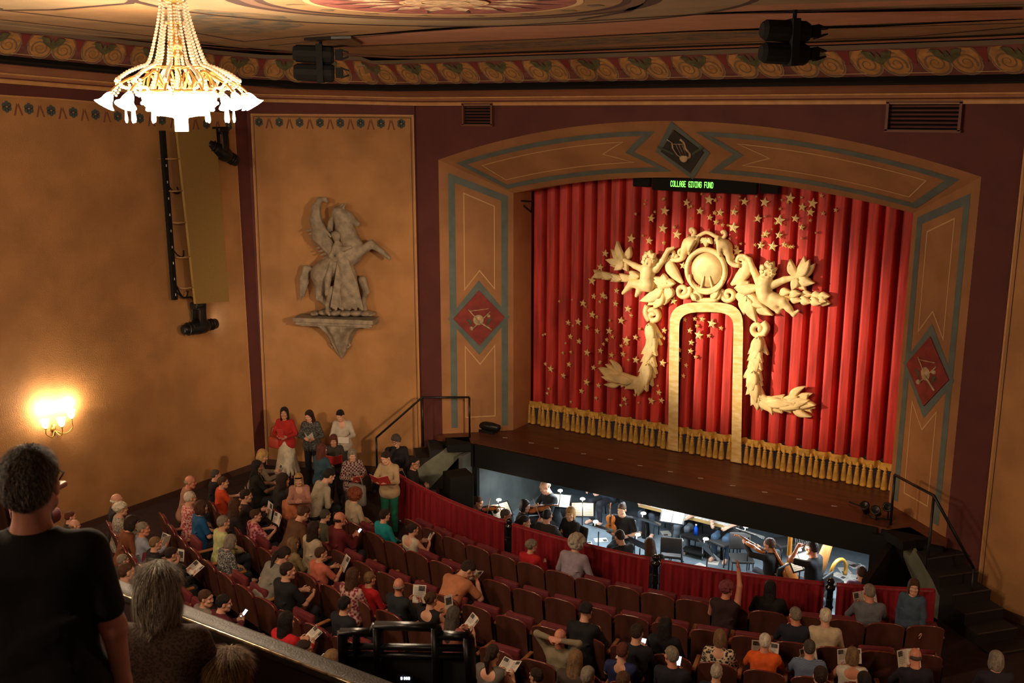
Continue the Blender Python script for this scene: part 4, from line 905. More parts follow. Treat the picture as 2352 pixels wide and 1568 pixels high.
# ------------------------------------------------------------------ stage marks, edge gear, stairs and handrails
for i, (x, y) in enumerate(((1160, 1005), (1220, 1017), (1278, 1029), (1340, 1042), (1402, 1055), (1470, 1069), (1540, 1083), (1609, 1098), (1683, 1115), (1757, 1130), (1836, 1146), (1916, 1162))):
    p = on_z(x, y, .012); mk = MB(); mk.bbox((0, 0, 0), (.10, .03, .008), .003); o = link('stage_mark', bpy.data.meshes.get('stage_mark') or mk.mesh('stage_mark', mat('silver_tape', (.42, .38, .34), .5)), None, (p.x, p.y, .014)); o.rotation_euler = (0, 0, .3); tag(o, 'small pale tape mark in the line along the stage edge', 'tape mark', 'tape marks along the stage edge')
def stairs(s):
    nm = 'left' if s < 0 else 'right'; sd, ed = V((s * .75, -.66, 0)), V((s * .66, .75, 0)); o0 = V((s * 4.72, -.12, 0))
    t = thing('stage_stairs', f'dark steps leading down from the {nm} corner of the stage to the stalls', 'stairs', (o0.x, o0.y, ZF))
    b = MB(); rz = math.atan2(sd.y, sd.x)
    for k in range(6):
        z = -.17 * (k + 1); c = o0 + sd * (.42 + k * .31) + ed * .17; b.box((c.x, c.y, (z + ZF) / 2), (.31, .72, z - ZF), rz=rz)
    b.build('steps', mat('stair_black', (.014, .011, .010), .75), t)
    b = MB()
    for k in range(6): z = -.17 * (k + 1); c = o0 + sd * (.57 + k * .31) + ed * .17; b.box((c.x, c.y, z + .003), (.03, .72, .008), rz=rz)
    b.build('step_nosing', mat('nosing_grey', (.05, .045, .045), .6), t)
    b = MB(); c = o0 - ed * .16 - sd * .04; b.box((c.x, c.y, -.08), (.5, .5, .16), rz=rz); b.build('landing', M['black'], t)
    b = MB(); e0 = o0 - ed * .20; P = [e0 - sd * .30, e0 + sd * .22, e0 + sd * .70, e0 + sd * .92, e0 + sd * .92, e0 + sd * .62]
    zs = [-.10, -.14, -.46, -.66, ZF, ZF]; b.prism([V((p.x, p.y, z)) for p, z in zip(P, zs)], ed * .04); b.build('side_panel', M['greypanel'], t)
    h = thing('stair_handrail', f'thin black metal handrail of the {nm} stage stairs', 'handrail', (o0.x, o0.y, 0)); b = MB()
    if s < 0: A_, B_, C_ = on_z(1078, 912, .9), on_z(970, 912, .9), on_pl(864, 1005, on_z(970, 912, .9), V((.66, -.75, 0)).cross(V((0, 0, 1))).cross(V((0, 0, 1))) if False else V((.57, -.82, 0)))
    else: A_, B_, C_ = on_z(2055, 1090, .9), on_z(2145, 1138, .9), on_z(2237, 1305, -.12)
    b.tube([A_, B_, C_], .024, 8); b.build('top_rail', M['blackm'], h)
    for p, zb2 in ((A_, .0), (B_, ZF if s > 0 else -.2), (C_, max(ZF, C_.z - .75))):
        b = MB(); b.tube([p, V((p.x, p.y, zb2))], .022, 8); b.build('post', M['blackm'], h)
    return C_
print('rail ends', stairs(-1), stairs(1))
t = thing('stage_monitor_lamp', 'black cylindrical lamp lying on the left corner of the stage', 'stage light', on_z(1120, 990, .02)); c = t.location
b = MB(); b.lathe([(0, -.3), (.09, -.3), (.10, .1), (.07, .3), (0, .3)], (c.x, c.y, .14), 14, R=Matrix.Rotation(PI / 2, 3, 'Y')); b.build('lamp_body', M['blackm'], t)
b = MB(); b.box((c.x, c.y, .03), (.4, .2, .06)); b.build('stand', M['black'], t)
t = thing('stage_lamp_cluster', 'dark cluster of small lamps and cables at the right front corner of the stage', 'stage light', on_z(2000, 1190, 0)); c = V(t.location)
for dx, dy, z in ((-.12, .1, .12), (.1, -.05, .16), (.25, .15, .2)):
    b = MB(); b.lathe([(0, -.13), (.06, -.12), (.07, .08), (.085, .13), (.06, .12), (0, .10)], c + V((dx, dy, z)), 12, R=Matrix.Rotation(.9 + dx, 3, 'X')); b.tube([c + V((dx, dy, 0)), c + V((dx, dy, z))], .012, 6); b.build('lamp', M['blackm'], t)
b = MB(); b.tube(smooth_path([c + V((-.5, .5, .03)), c + V((-.2, .3, .05)), c + V((0, 0, .03)), c + V((.3, .05, .03))], 16), .015, 6); b.build('cable', M['blackm'], t)
# low black cabinets beside the left stairs
for (px, py, sx_, sy_, h_, lab) in ((930, 1075, .45, .4, .7, 'low black cabinet in front of the left stage stairs'), (1052, 1085, .45, .5, .9, 'taller black box against the left end of the pit')):
    p = on_z(px, py, ZF + h_); b = MB(); b.bbox((0, 0, h_ / 2), (sx_, sy_, h_), .02); o = b.build('equipment_box', M['black'], None, None); o.location = (p.x, p.y, ZF); o.rotation_euler = (0, 0, -.6); tag(o, lab, 'box')
# ------------------------------------------------------------------ pit rail: velvet swags between black posts
velvet = mat('rail_velvet_red', (.20, .008, .014), .5, noise=.2, nscale=3, stretch=(4, 4, .4), sheen=.6)
def railang(px, py): p = on_z(px, py, -.1); return math.atan2(p.x, YC - p.y)
posts = [railang(1175, 1200), railang(1509, 1284), railang(1907, 1340)]; ends = [math.radians(-27), *posts, math.radians(29)]
labs = ['red velvet pit rail curtain at the left end, behind the standing woman in green trousers', 'red velvet pit rail curtain brightly lit behind the woman in the red cardigan', 'red velvet pit rail curtain in front of the pit viola player', 'dark red velvet pit rail curtain at the right end']
for i in range(4):
    a0, a1 = ends[i] + (.008 if i else 0), ends[i + 1] - .008; n = int((a1 - a0) * RR / .012); t = thing('pit_rail_curtain', labs[i], 'curtain', arc(RR, (a0 + a1) / 2, a1, 2, ZF)[0]); b = MB(); rows = []
    for k in range(n + 1):
        a = lerp(a0, a1, k / n); s = a * RR; f = .022 * math.sin(s * 34 + 1.5 * math.sin(s * 5)) + .012 * math.sin(s * 71); row = []
        for z, e in ((ZF + .04, 1.3), (ZF + .45, 1.1), (-.22, .7), (-.11, .35)): R_ = RR + .04 + f * e; row.append(V((R_ * math.sin(a), YC - R_ * math.cos(a), z)))
        rows.append(row)
    b.strip(rows, 0, True); b.build('velvet_drape', velvet, t)
    b = MB(); b.tube([V((RR * math.sin(a), YC - RR * math.cos(a), -.105)) for a in np.linspace(a0, a1, 24)], .045, 8); b.build('padded_top', velvet, t)
for i, a in enumerate(posts):
    p = V((RR * math.sin(a), YC - RR * math.cos(a), ZF)); t = thing('pit_rail_post', ('leftmost', 'middle', 'rightmost')[i] + ' glossy black turned post of the red pit rail', 'post', p)
    b = MB(); b.lathe([(.09, 0), (.09, .06), (.06, .09), (.07, .14), (.05, .18), (.05, .55), (.065, .58), (.05, .61), (.05, .85), (.075, .88), (.075, .92), (.05, .94), (.045, .96), (.06, 1.0), (.04, 1.04), (0, 1.05)], (0, 0, 0), 16); local(b, 'turned_shaft', mat('gloss_black', (.008, .008, .008), .15, spec=.6), t)
    b = MB(); b.lathe([(.053, .70), (.055, .71), (.053, .72)], (0, 0, 0), 16); local(b, 'collar_ring', M['blackm'], t)
# ------------------------------------------------------------------ people: one continuous body surface per pose, clothes and hair as children
def rotm(yaw=0, pitch=0, roll=0): return Matrix.Rotation(yaw, 3, 'Z') @ Matrix.Rotation(pitch, 3, 'X') @ Matrix.Rotation(roll, 3, 'Y')
def ik(S, W, pole, l1, l2):
    S, W = V(S), V(W); d = W - S; L = min(d.length, (l1 + l2) * .995); d = d.normalized(); W = S + d * L
    a = (l1 * l1 - l2 * l2 + L * L) / (2 * L); h = math.sqrt(max(l1 * l1 - a * a, 0)); p = V(pole); p = (p - d * p.dot(d)).normalized()
    return S + d * a + p * h, W
def hand(pr, W, x, n, side, curl, k=.006):
    x = x.normalized(); n = (n - x * n.dot(x)).normalized(); s = x.cross(n) * side
    R = Matrix((x, s, n)).transposed(); pr.append(('e', tuple(W + x * .045), (.052, .040, .017), R, .012))
    pr.append(('c', tuple(W - x * .03), tuple(W + x * .02), .026, .024, .02))
    for j, L in enumerate((.068, .078, .072, .056)):
        b0 = W + x * (.086 - .004 * abs(j - 1.3)) + s * (.030 - .0205 * j); c1, c2 = curl * (.7 + .08 * j), curl * (1.6 + .1 * j)
        sp = s * (.09 - .06 * j); d1 = (x * math.cos(c1) + n * math.sin(c1) + sp).normalized(); d2 = (x * math.cos(c2) + n * math.sin(c2) + sp).normalized(); b1 = b0 + d1 * L * .52; b2 = b1 + d2 * L * .48
        pr.append(('c', tuple(b0 - x * .015), tuple(b1), .0098, .0088, k)); pr.append(('c', tuple(b1), tuple(b2), .0088, .0072, k))
    t0 = W + x * .025 + s * .026; t1 = t0 + (x * .62 + s * .62 + n * .35).normalized() * .042; t2 = t1 + (x * .85 + s * .2 + n * .45).normalized() * .032
    pr.append(('c', tuple(t0), tuple(t1), .0125, .0105, .008)); pr.append(('c', tuple(t1), tuple(t2), .0105, .008, k))
def head_prims(o, R, nb):
    T = lambda x, y, z: tuple(o + R @ V((x, y, z))); E = lambda c, r, k, t='e': (t, T(*c), r, R, k)
    return [E((0, -.012, .030), (.076, .097, .087), .02), E((0, .028, -.045), (.057, .062, .072), .03), ('c', T(-.022, .060, -.098), T(.022, .060, -.098), .022, .022, .03), ('c', T(-.05, .02, -.075), T(-.02, .062, -.098), .022, .018, .03), ('c', T(.05, .02, -.075), T(.02, .062, -.098), .022, .018, .03),
            ('c', T(-.042, .076, .030), T(.042, .076, .030), .014, .014, .02), E((-.043, .066, -.028), (.026, .022, .02), .02), E((.043, .066, -.028), (.026, .022, .02), .02),
            E((-.031, .094, .006), (.019, .018, .012), .012, 'E'), E((.031, .094, .006), (.019, .018, .012), .012, 'E'),
            ('c', T(0, .084, .014), T(0, .103, -.030), .009, .013, .012), E((-.012, .092, -.034), (.010, .011, .009), .008), E((.012, .092, -.034), (.010, .011, .009), .008),
            E((0, .083, -.060), (.025, .012, .006), .006), E((0, .081, -.071), (.021, .012, .007), .006), E((0, .099, -.0655), (.026, .012, .0018), .004, 'E'),
            E((-.079, -.008, -.012), (.009, .021, .033), .008), E((.079, -.008, -.012), (.009, .021, .033), .008),
            ('c', T(0, -.025, -.05), tuple(nb), .054, .058, .03)]
def pose(kind, lean=6, hy=0, hp=0, hr=0, tw=0, stand=False, wide=1.0):
    L = math.radians(lean); z0 = .94 if stand else .50; H = V((0, 0, z0)); TW = Matrix.Rotation(math.radians(tw), 3, 'Z')
    sp = TW @ V((0, math.sin(L), math.cos(L))); fw = TW @ V((0, math.cos(L), -math.sin(L))); rt = TW @ V((1, 0, 0))
    q = lambda a, b_, c: H + sp * a + fw * b_ + rt * (c * wide)
    NK = q(.535, -.005, 0); S = {1: q(.475, 0, .175), -1: q(.475, 0, -.175)}
    HR = rotm(math.radians(hy + tw), -L * .55 - math.radians(hp), math.radians(hr)); HC = NK + (sp * .6 + HR @ V((0, .35, 1))).normalized() * .165
    tor = [('c', tuple(q(.0, 0, -.075)), tuple(q(.0, 0, .075)), .118, .118, .05), ('c', tuple(q(.02, 0, -.07)), tuple(q(.22, .015, -.055)), .115, .095, .06), ('c', tuple(q(.02, 0, .07)), tuple(q(.22, .015, .055)), .115, .095, .06),
           ('c', tuple(q(.22, .01, -.055)), tuple(q(.40, 0, -.085)), .098, .098, .06), ('c', tuple(q(.22, .01, .055)), tuple(q(.40, 0, .085)), .098, .098, .06), ('c', tuple(q(.47, -.005, -.155)), tuple(q(.47, -.005, .155)), .060, .060, .05), ('c', tuple(q(.44, 0, 0)), tuple(NK), .09, .056, .05)]
    leg = []; foot = []
    for s in (-1, 1):
        if stand: K, A, T = V((s * .095, .03, .50)), V((s * .10, -.01, .085)), V((s * .125, .17, .03))
        else: K, A, T = V((s * .115, .43, .50)), V((s * .12, .40 if kind != 'stool' else .3, .09)), V((s * .14, .56, .035))
        hj = H + V((s * .09, 0, -.03)); leg += [('c', tuple(hj), tuple(K), .088, .060, .04), ('c', tuple(K), tuple(lerp(K, A, .35)), .058, .054, .03), ('c', tuple(lerp(K, A, .35)), tuple(A), .054, .037, .03)]
        foot += [('c', tuple(A + V((0, -.02, -.035))), tuple(T + V((0, -.05, .012))), .042, .040, .03), ('c', tuple(T + V((0, -.05, .01))), tuple(T), .040, .030, .02)]
    up, fo = .285, .245; dz = q(0, 0, 0) - V((0, 0, .5))
    tg = {'sit': ((.11, .32, .13), (-.11, .34, .13)), 'read': ((.12, .37, .30), (-.12, .37, .30)), 'low': ((.13, .36, .24), (-.13, .36, .24)), 'phone': ((.05, .34, .30), (-.05, .33, .29)), 'up': ((.16, .12, 1.0), (-.11, .34, .13)), 'behind': ((.09, -.13, .74), (-.09, -.13, .74)),
          'violin': ((.20, .40, .44), (-.16, .48, .60)), 'cello': ((.26, .36, .16), (-.10, .26, .66)), 'side': ((.24, .06, -.10), (-.24, .06, -.10)), 'hold': ((.10, .26, .22), (-.12, .24, .20)), 'chin': ((.03, .20, .60), (-.10, .30, .14)), 'bow': ((.22, .44, .52), (-.06, .32, .36)), 'desk': ((.16, .46, .28), (-.16, .46, .28)), 'stool': ((.12, .34, .2), (-.12, .36, .2))}[kind]
    arm, slv, hands = [], {}, []
    for s, t in zip((1, -1), tg):
        W = H + TW @ V((t[0] * wide, t[1] + math.sin(L) * .35 * (kind not in ('sit', 'side')), t[2])); pole = V((s * .75, -.35, -.8)) if kind not in ('behind',) else V((s, .25, .1))
        if kind == 'up' and s > 0: pole = V((1, -.3, 0))
        El, W = ik(S[s], W, pole, up, fo); arm += [('c', tuple(S[s]), tuple(El), .052, .041, .03), ('c', tuple(El), tuple(W), .040, .027, .02)]
        d = (W - El).normalized(); n = {'sit': V((0, 0, -1)), 'read': V((-s, .2, .3)), 'low': V((-s, .2, .3)), 'phone': V((-s, .2, .5))}.get(kind, V((-s, 0, -.2)))
        hand(arm, W, d, n, s if n.z > -.9 else s, .45 if kind in ('sit', 'side', 'up', 'behind') else .75)
        slv[s] = (S[s], El, W); hands.append(W + d * .08)
    return dict(H=H, HC=HC, HR=HR, NK=NK, tor=tor, leg=leg, foot=foot, arm=arm, slv=slv, hands=hands, sp=sp, fw=fw, rt=rt, stand=stand)
def infl(prims, a): return [(p[0], p[1], p[2], p[3] + a, p[4] + a, *p[5:]) if p[0] in 'cC' else (p[0], p[1], tuple(r + a for r in p[2]), *p[3:]) for p in prims]
_C = {}
DUM = mat('cloth_base', (.2, .2, .2), .8)
def part_mesh(key, fn):
    if key not in _C: _C[key] = fn()
    return _C[key]
HSTY = {}
def hair_mesh(style, h):
    def mk():
        k = .015; cap = [('e', (0, -.020, .046), (.082, .102, .083), None, .02), ('e', (0, -.058, -.005), (.074, .062, .062), None, .03)]; face = [('E', (0, .112, -.030), (.078, .075, .098), None, .02)]
        ears = [('E', (-.085, .02, -.03), (.02, .035, .04), None, .01), ('E', (.085, .02, -.03), (.02, .035, .04), None, .01)]
        r = random.Random(len(style) * 7 + 3)
        if style == 'short': P = cap + face + ears + [('E', (0, -.02, -.13), (.12, .12, .068), None, .02)]
        elif style == 'bald': P = [('e', (0, -.045, -.006), (.083, .080, .040), None, .02)] + face + [('E', (0, .085, .03), (.1, .07, .08), None, .01), ('E', (0, -.01, .10), (.075, .09, .075), None, .02)]
        elif style == 'crop': P = infl(cap, -.003) + face + ears + [('E', (0, -.02, -.12), (.12, .12, .07), None, .02)]
        elif style == 'bob': P = infl(cap, .008) + [('e', (s * .07, -.012, -.055), (.030, .062, .082), None, .03) for s in (-1, 1)] + [('e', (0, -.075, -.06), (.078, .045, .085), None, .03)] + [('E', (0, .125, -.03), (.062, .09, .10), None, .02)]
        elif style == 'long': P = infl(cap, .008) + [('e', (s * .070, -.02, -.10), (.030, .055, .15), None, .03) for s in (-1, 1)] + [('e', (0, -.085, -.15), (.092, .042, .20), None, .03), ('e', (0, -.10, -.26), (.08, .035, .12), None, .03)] + [('E', (0, .125, -.05), (.060, .09, .15), None, .02)]
        elif style == 'pony': P = cap + face + ears + [('c', (0, -.115, .03), (0, -.155, -.03), .030, .040, .02), ('c', (0, -.155, -.03), (0, -.135, -.22), .040, .014, .02), ('E', (0, -.02, -.13), (.12, .10, .068), None, .02)]
        elif style == 'bun': P = cap + face + ears + [('e', (0, -.125, .05), (.045, .04, .045), None, .015), ('E', (0, -.02, -.13), (.12, .12, .068), None, .02)]
        elif style == 'curly':
            P = list(cap)
            for i in range(80):
                a, e = r.uniform(0, 2 * PI), r.uniform(-.35, 1.4); d = V((math.cos(a) * math.cos(e), math.sin(a) * math.cos(e), math.sin(e))); P.append(('e', (d.x * .086, -.022 + d.y * .104, .03 + d.z * .088), (.026, .026, .026), None, .008))
            P += [('E', (0, .135, -.045), (.062, .085, .085), None, .015)]
        elif style == 'bigcurly':
            P = infl(cap, .02)
            for i in range(110):
                a, e = r.uniform(0, 2 * PI), r.uniform(-.9, 1.4); d = V((math.cos(a) * math.cos(e), math.sin(a) * math.cos(e), math.sin(e))); P.append(('e', (d.x * .11, -.03 + d.y * .12, .015 + d.z * .115), (.032, .032, .032), None, .008))
            P += [('E', (0, .15, -.045), (.062, .09, .09), None, .015)]
        elif style == 'cap': P = infl(cap, .006) + [('c', (-.03, .09, .045), (-.03, .15, .035), .02, .014, .02), ('c', (.03, .09, .045), (.03, .15, .035), .02, .014, .02), ('E', (0, .06, -.08), (.13, .16, .085), None, .01), ('E', (0, -.06, -.09), (.13, .16, .095), None, .01)]
        return sdf_mesh('hair', P, h, DUM, k)
    return part_mesh(('hair', style, h), mk)
def eyes_mesh():
    def mk():
        b = MB()
        for s in (-1, 1): b.ball((s * .031, .079, .006), .0125, 0, 12); b.ball((s * .031, .0845, .006), .0075, 1, 10); b.tube([(s * .018, .089, .027), (s * .034, .0905, .031), (s * .048, .084, .027)], .0035, 5, 2)
        return b.mesh('eyes', [mat('eye_white', (.6, .56, .5), .3), mat('eye_dark', (.03, .018, .012), .2), mat('eyebrow_brown', (.06, .035, .02), .8)])
    return part_mesh('eyes', mk)
def glasses_mesh():
    def mk():
        b = MB()
        for s in (-1, 1):
            b.tube([(s * .033 + .023 * math.cos(a), .103, .004 + .019 * math.sin(a)) for a in np.linspace(0, 2 * PI, 15)[:-1]], .003, 5, closed=True); b.tube([(s * .056, .102, .008), (s * .082, .07, .008), (s * .084, -.01, .0)], .003, 5)
        b.tube([(-.01, .104, .006), (.01, .104, .006)], .003, 5); return b.mesh('glasses', M['black'])
    return part_mesh('glasses', mk)
SKIN = {'fair': mat('skin_fair', (.56, .29, .19), .5, noise=.06, nscale=12), 'pale': mat('skin_pale', (.62, .36, .25), .5, noise=.06, nscale=12), 'ruddy': mat('skin_ruddy', (.52, .21, .13), .5, noise=.08, nscale=12), 'tan': mat('skin_tan', (.40, .19, .11), .5, noise=.06, nscale=12), 'brown': mat('skin_brown', (.22, .10, .055), .5, noise=.06, nscale=12)}
HCOL = {'black': '#161010', 'dark': '#2a1a12', 'brown': '#4a2e1c', 'auburn': '#5c2c1c', 'red': '#7a3a22', 'blonde': '#b08a52', 'dkblonde': '#7d6040', 'grey': '#857a6c', 'dkgrey': '#4c443c', 'white': '#d8cdb8', 'silver': '#b3a898', 'pinkred': '#7c3a44'}
def hmat(c): return mat('hair_' + c, HCOL[c], .55, noise=.3, nscale=30, bump=.7, bscale=120, stretch=(1, 1, .25))
def cmat(spec):
    if isinstance(spec, str): return mat('cloth_' + spec.strip('#'), spec, .85, noise=.12, nscale=12, bump=.14, bscale=11, sheen=.1)
    a, c, kind, sc = spec; return mat(f'cloth_{kind}_{a[1:]}_{c[1:]}', a, .85, col2=c, kind=None if kind == 'floral' else kind, nscale=sc)
def person(name_label, loc, rz, kind='sit', hair='short', hcol='brown', top='#444444', sleeve='long', pants='#23232a', skin='fair', lean=6, hy=0, hp=0, hr=0, tw=0, stand=False, scale=1.0, face=False, glasses=False, skirt=None, neck=False, h=.0105, group=None, wide=1.0):
    key = (kind, lean, hy, hp, hr, tw, stand, wide, h); P = part_mesh(('pose',) + key, lambda: pose(kind, lean, hy, hp, hr, tw, stand, wide))
    root = thing('person', name_label, 'person', loc, rz, group); root.scale = (scale, scale, scale); out = {}
    def put(nm, me, m, par=root):
        o = link(nm, me, par)
        if m is not None: o.material_slots[0].link = 'OBJECT'; o.material_slots[0].material = m
        out[nm] = o; return o
    body = put('body', part_mesh(('body',) + key, lambda: sdf_mesh('body', P['tor'] + P['leg'] + P['foot'] + P['arm'] + head_prims(P['HC'], P['HR'], P['NK']), h, DUM)), SKIN[skin])
    def mk_top():
        pr = infl(P['tor'], .012)
        for s, (S, E, W) in P['slv'].items():
            if sleeve == 'none': continue
            pr.append(('c', tuple(S), tuple(E if sleeve != 'short' else S.lerp(E, .72)), .060, .051 if sleeve != 'short' else .057, .03))
            if sleeve in ('long', 'roll'): pr.append(('c', tuple(E), tuple(E.lerp(W, .93 if sleeve == 'long' else .4)), .050, .038 if sleeve == 'long' else .047, .02))
        for i in range(5):                     # soft folds across back and belly
            a = -.5 + .25 * i; p0 = P['H'] + P['sp'] * (.10 + .03 * i) + P['rt'] * (-.12 + .03 * i); 
            for f in (-1, 1): pr.append(('c', tuple(p0 + P['fw'] * (f * .098)), tuple(p0 + P['fw'] * (f * .105) + P['rt'] * .16 + P['sp'] * (.07 * (-1) ** i)), .012, .008, .03))
        if stand: pr.append(('c', tuple(P['H'] + V((-.07, 0, -.06))), tuple(P['H'] + V((.07, 0, -.06))), .128, .128, .05))
        N = P['NK']; pr.append(('E', tuple(N + P['sp'] * .03 + P['fw'] * .01), (.068, .07, .07), None, .012))
        if neck: pr.append(('E', tuple(N + P['fw'] * .10 - P['sp'] * .02), (.075, .07, .12), None, .015)); pr.append(('E', tuple(N - P['fw'] * .09 - P['sp'] * (.03 if sleeve != 'none' else .07)), (.09 if sleeve != 'none' else .11, .06, .10), None, .015))
        return sdf_mesh('top', pr, h, DUM)
    put('top', part_mesh(('top', sleeve, neck) + key, mk_top), cmat(top))
    if skirt:
        def mk_s():
            pr = [('c', tuple(P['H'] + V((0, 0, .08))), tuple(V((0, .02, .42))), .135, .24, .05)]
            for i in range(16): a = 2 * PI * i / 16; pr.append(('c', tuple(P['H'] + V((.10 * math.cos(a), .10 * math.sin(a), .02))), (.255 * math.cos(a), .02 + .24 * math.sin(a), .24), .02, .035, .02))
            pr.append(('E', (0, 0, -.02), (.5, .5, .24), None, .01)); return sdf_mesh('skirt', pr, h, DUM)
        put('skirt', part_mesh(('skirt',) + key, mk_s), cmat(skirt))
    else: put('trousers', part_mesh(('leg',) + key, lambda: sdf_mesh('trousers', infl(P['leg'], .010) + [('c', tuple(P['H'] + V((-.08, 0, -.02))), tuple(P['H'] + V((.08, 0, -.02))), .125, .125, .05)], h, DUM)), cmat(pants))
    if stand or kind == 'stool': put('shoes', part_mesh(('foot',) + key, lambda: sdf_mesh('shoes', infl(P['foot'], .008), h, DUM)), M['black'])
    MH = Matrix.Translation(P['HC']) @ P['HR'].to_4x4()
    hm = hair_mesh(hair, .0085 if h > .008 else .006); o = put('hair', hm, hmat(hcol)); o.matrix_local = MH
    if face: o = put('eyes', eyes_mesh(), None); o.matrix_local = MH
    if glasses: o = put('glasses', glasses_mesh(), None); o.matrix_local = MH
    root['_n'] = name_label; return root, P
def wpt(root, p):                                     # a point of the person's own frame in the world
    return V(root.location) + Matrix.Rotation(root.rotation_euler.z, 3, 'Z') @ (V(p) * root.scale.x)

# ------------------------------------------------------------------ hand-held things
paper, ink, photo = mat('paper_white', (.62, .57, .50), .7), mat('print_grey', (.36, .33, .30), .8), mat('printed_photo_dark', (.06, .055, .05), .7, noise=.6, nscale=30)
redcov = mat('red_cover', (.42, .035, .03), .55)
def booklet(label, loc, R, style='open', w=.135, hgt=.20, group=None):
    # local x across, y up the page, z out of the page towards the reader
    t = thing('program_booklet' if style != 'sheet' else 'paper_sheet', label, 'booklet' if style != 'sheet' else 'paper', loc, group=group); t.rotation_euler = R.to_euler()
    ang = {'open': .28, 'redopen': .35, 'closed': 0, 'sheet': 0, 'red': 0, 'half': .9}[style]; sides = (-1, 1) if style in ('open', 'redopen', 'half') else (0,)
    for s in sides:
        Rm = Matrix.Rotation(-s * ang, 3, 'Y'); c = Rm @ V((s * w / 2, 0, 0)); b = MB(); b.box(c, (w, hgt, .004), 0, R=Rm)
        if style not in ('red', 'closed'):
            for k in range(7): b.add([c + Rm @ V((x * w * .4 * (1 if x < 0 else .6 + .06 * (k % 5)), hgt * (.34 - k * .085) + y * .006, .0027)) for x, y in ((-1, -1), (1, -1), (1, 1), (-1, 1))], [(0, 1, 2, 3)], 1)
            px_ = (s if s else 1); b.add([c + Rm @ V((px_ * w * .18 + x * w * .24, hgt * .30 + y * hgt * .14, .0031)) for x, y in ((-1, -1), (1, -1), (1, 1), (-1, 1))], [(0, 1, 2, 3)], 2)
        if style in ('red', 'redopen'): b.box(c - Rm @ V((0, 0, .0045)), (w * 1.02, hgt * 1.02, .004), 3, R=Rm)
        if style == 'red': b.box(c + Rm @ V((0, 0, .0045)), (w * 1.02, hgt * 1.02, .004), 3, R=Rm)
        if style == 'closed': b.add([c + Rm @ V((x * w * .36, hgt * .06 + y * hgt * .26, .003)) for x, y in ((-1, -1), (1, -1), (1, 1), (-1, 1))], [(0, 1, 2, 3)], 2)
        o = local(b, 'page' if style not in ('red', 'closed') else 'cover', [paper, ink, photo, redcov], t)
    return t
def held(person_, label, style='open', dz=-.02, dy=.05, pit=50, yaw=0, **k):
    root, P = person_; c = (P['hands'][0] + P['hands'][1]) / 2 + V((0, dy, .05 + dz)); loc = wpt(root, c)
    R = Matrix.Rotation(root.rotation_euler.z + math.radians(yaw), 3, 'Z') @ Matrix.Rotation(math.radians(pit), 3, 'X')     # page tilted, facing back at the reader
    return booklet(label, loc, R, style, **k)
def phone(person_, label, dy=.03, dz=.04, pit=40, col=(.55, .75, 1)):
    root, P = person_; c = (P['hands'][0] + P['hands'][1]) / 2 + V((0, dy, dz)); t = thing('smartphone', label, 'phone', wpt(root, c))
    t.rotation_euler = (Matrix.Rotation(root.rotation_euler.z, 3, 'Z') @ Matrix.Rotation(math.radians(pit), 3, 'X')).to_euler(); b = MB(); b.bbox((0, 0, 0), (.072, .145, .009), .003); local(b, 'case', M['blackm'], t)
    b = MB(); b.poly([(-.031, -.062, .0052), (.031, -.062, .0052), (.031, .062, .0052), (-.031, .062, .0052)]); local(b, 'screen', mat('phone_screen_lit', (.6, .75, 1), .3, emit=col, es=2.4), t); return t
# ------------------------------------------------------------------ theatre seats in curved rows
ROWR = [12.14, 12.96, 13.81, 14.68, 15.60, 16.49, 17.38, 18.27]
ROWN = ['front row', 'second row', 'third row', 'fourth row', 'fifth row', 'sixth row', 'seventh row', 'eighth row']
SEAT0 = [(-17.9, 28.2, 2.55, 4.97), (-21.5, 29.2, 2.48, 1.94), (-26.5, 26.8, 2.48, .44), (-29.5, 22, 2.46, 1.57), (-28.8, 12.5, 2.2, -5.42), (-28.6, 3, 1.85, -18.34), (-28.5, -14, 1.75, -20), (-28, -17, 1.7, -20)]
seatwood = mat('seat_back_brown', (.080, .026, .017), .5, noise=.25, nscale=5, stretch=(1, 1, .3), bump=.1); seatred = mat('seat_velvet_maroon', (.11, .009, .014), .75, noise=.15, nscale=14, sheen=.4); armw = mat('armrest_wood', (.30, .12, .045), .4, noise=.2, nscale=8); rim = mat('seat_rim_polished_red', (.16, .028, .02), .22, spec=.7, coat=.5); iron = mat('seat_iron', (.02, .016, .014), .5, metal=.3)
def back_outline(w, z0, z1, n=9):
    out = [(-w, z0), (w, z0), (w, z1 - .10)]
    out += [(w - .10 * (1 - math.cos(a)), z1 - .10 + .085 * math.sin(a)) for a in np.linspace(.2, PI / 2, 5)]; k = [(x, z1 - .015 + .015 * math.cos(x / w * PI / 2)) for x in np.linspace(w - .11, -(w - .11), 7)]
    return out + k + [(-x, z) for x, z in out[::-1][:-2]]
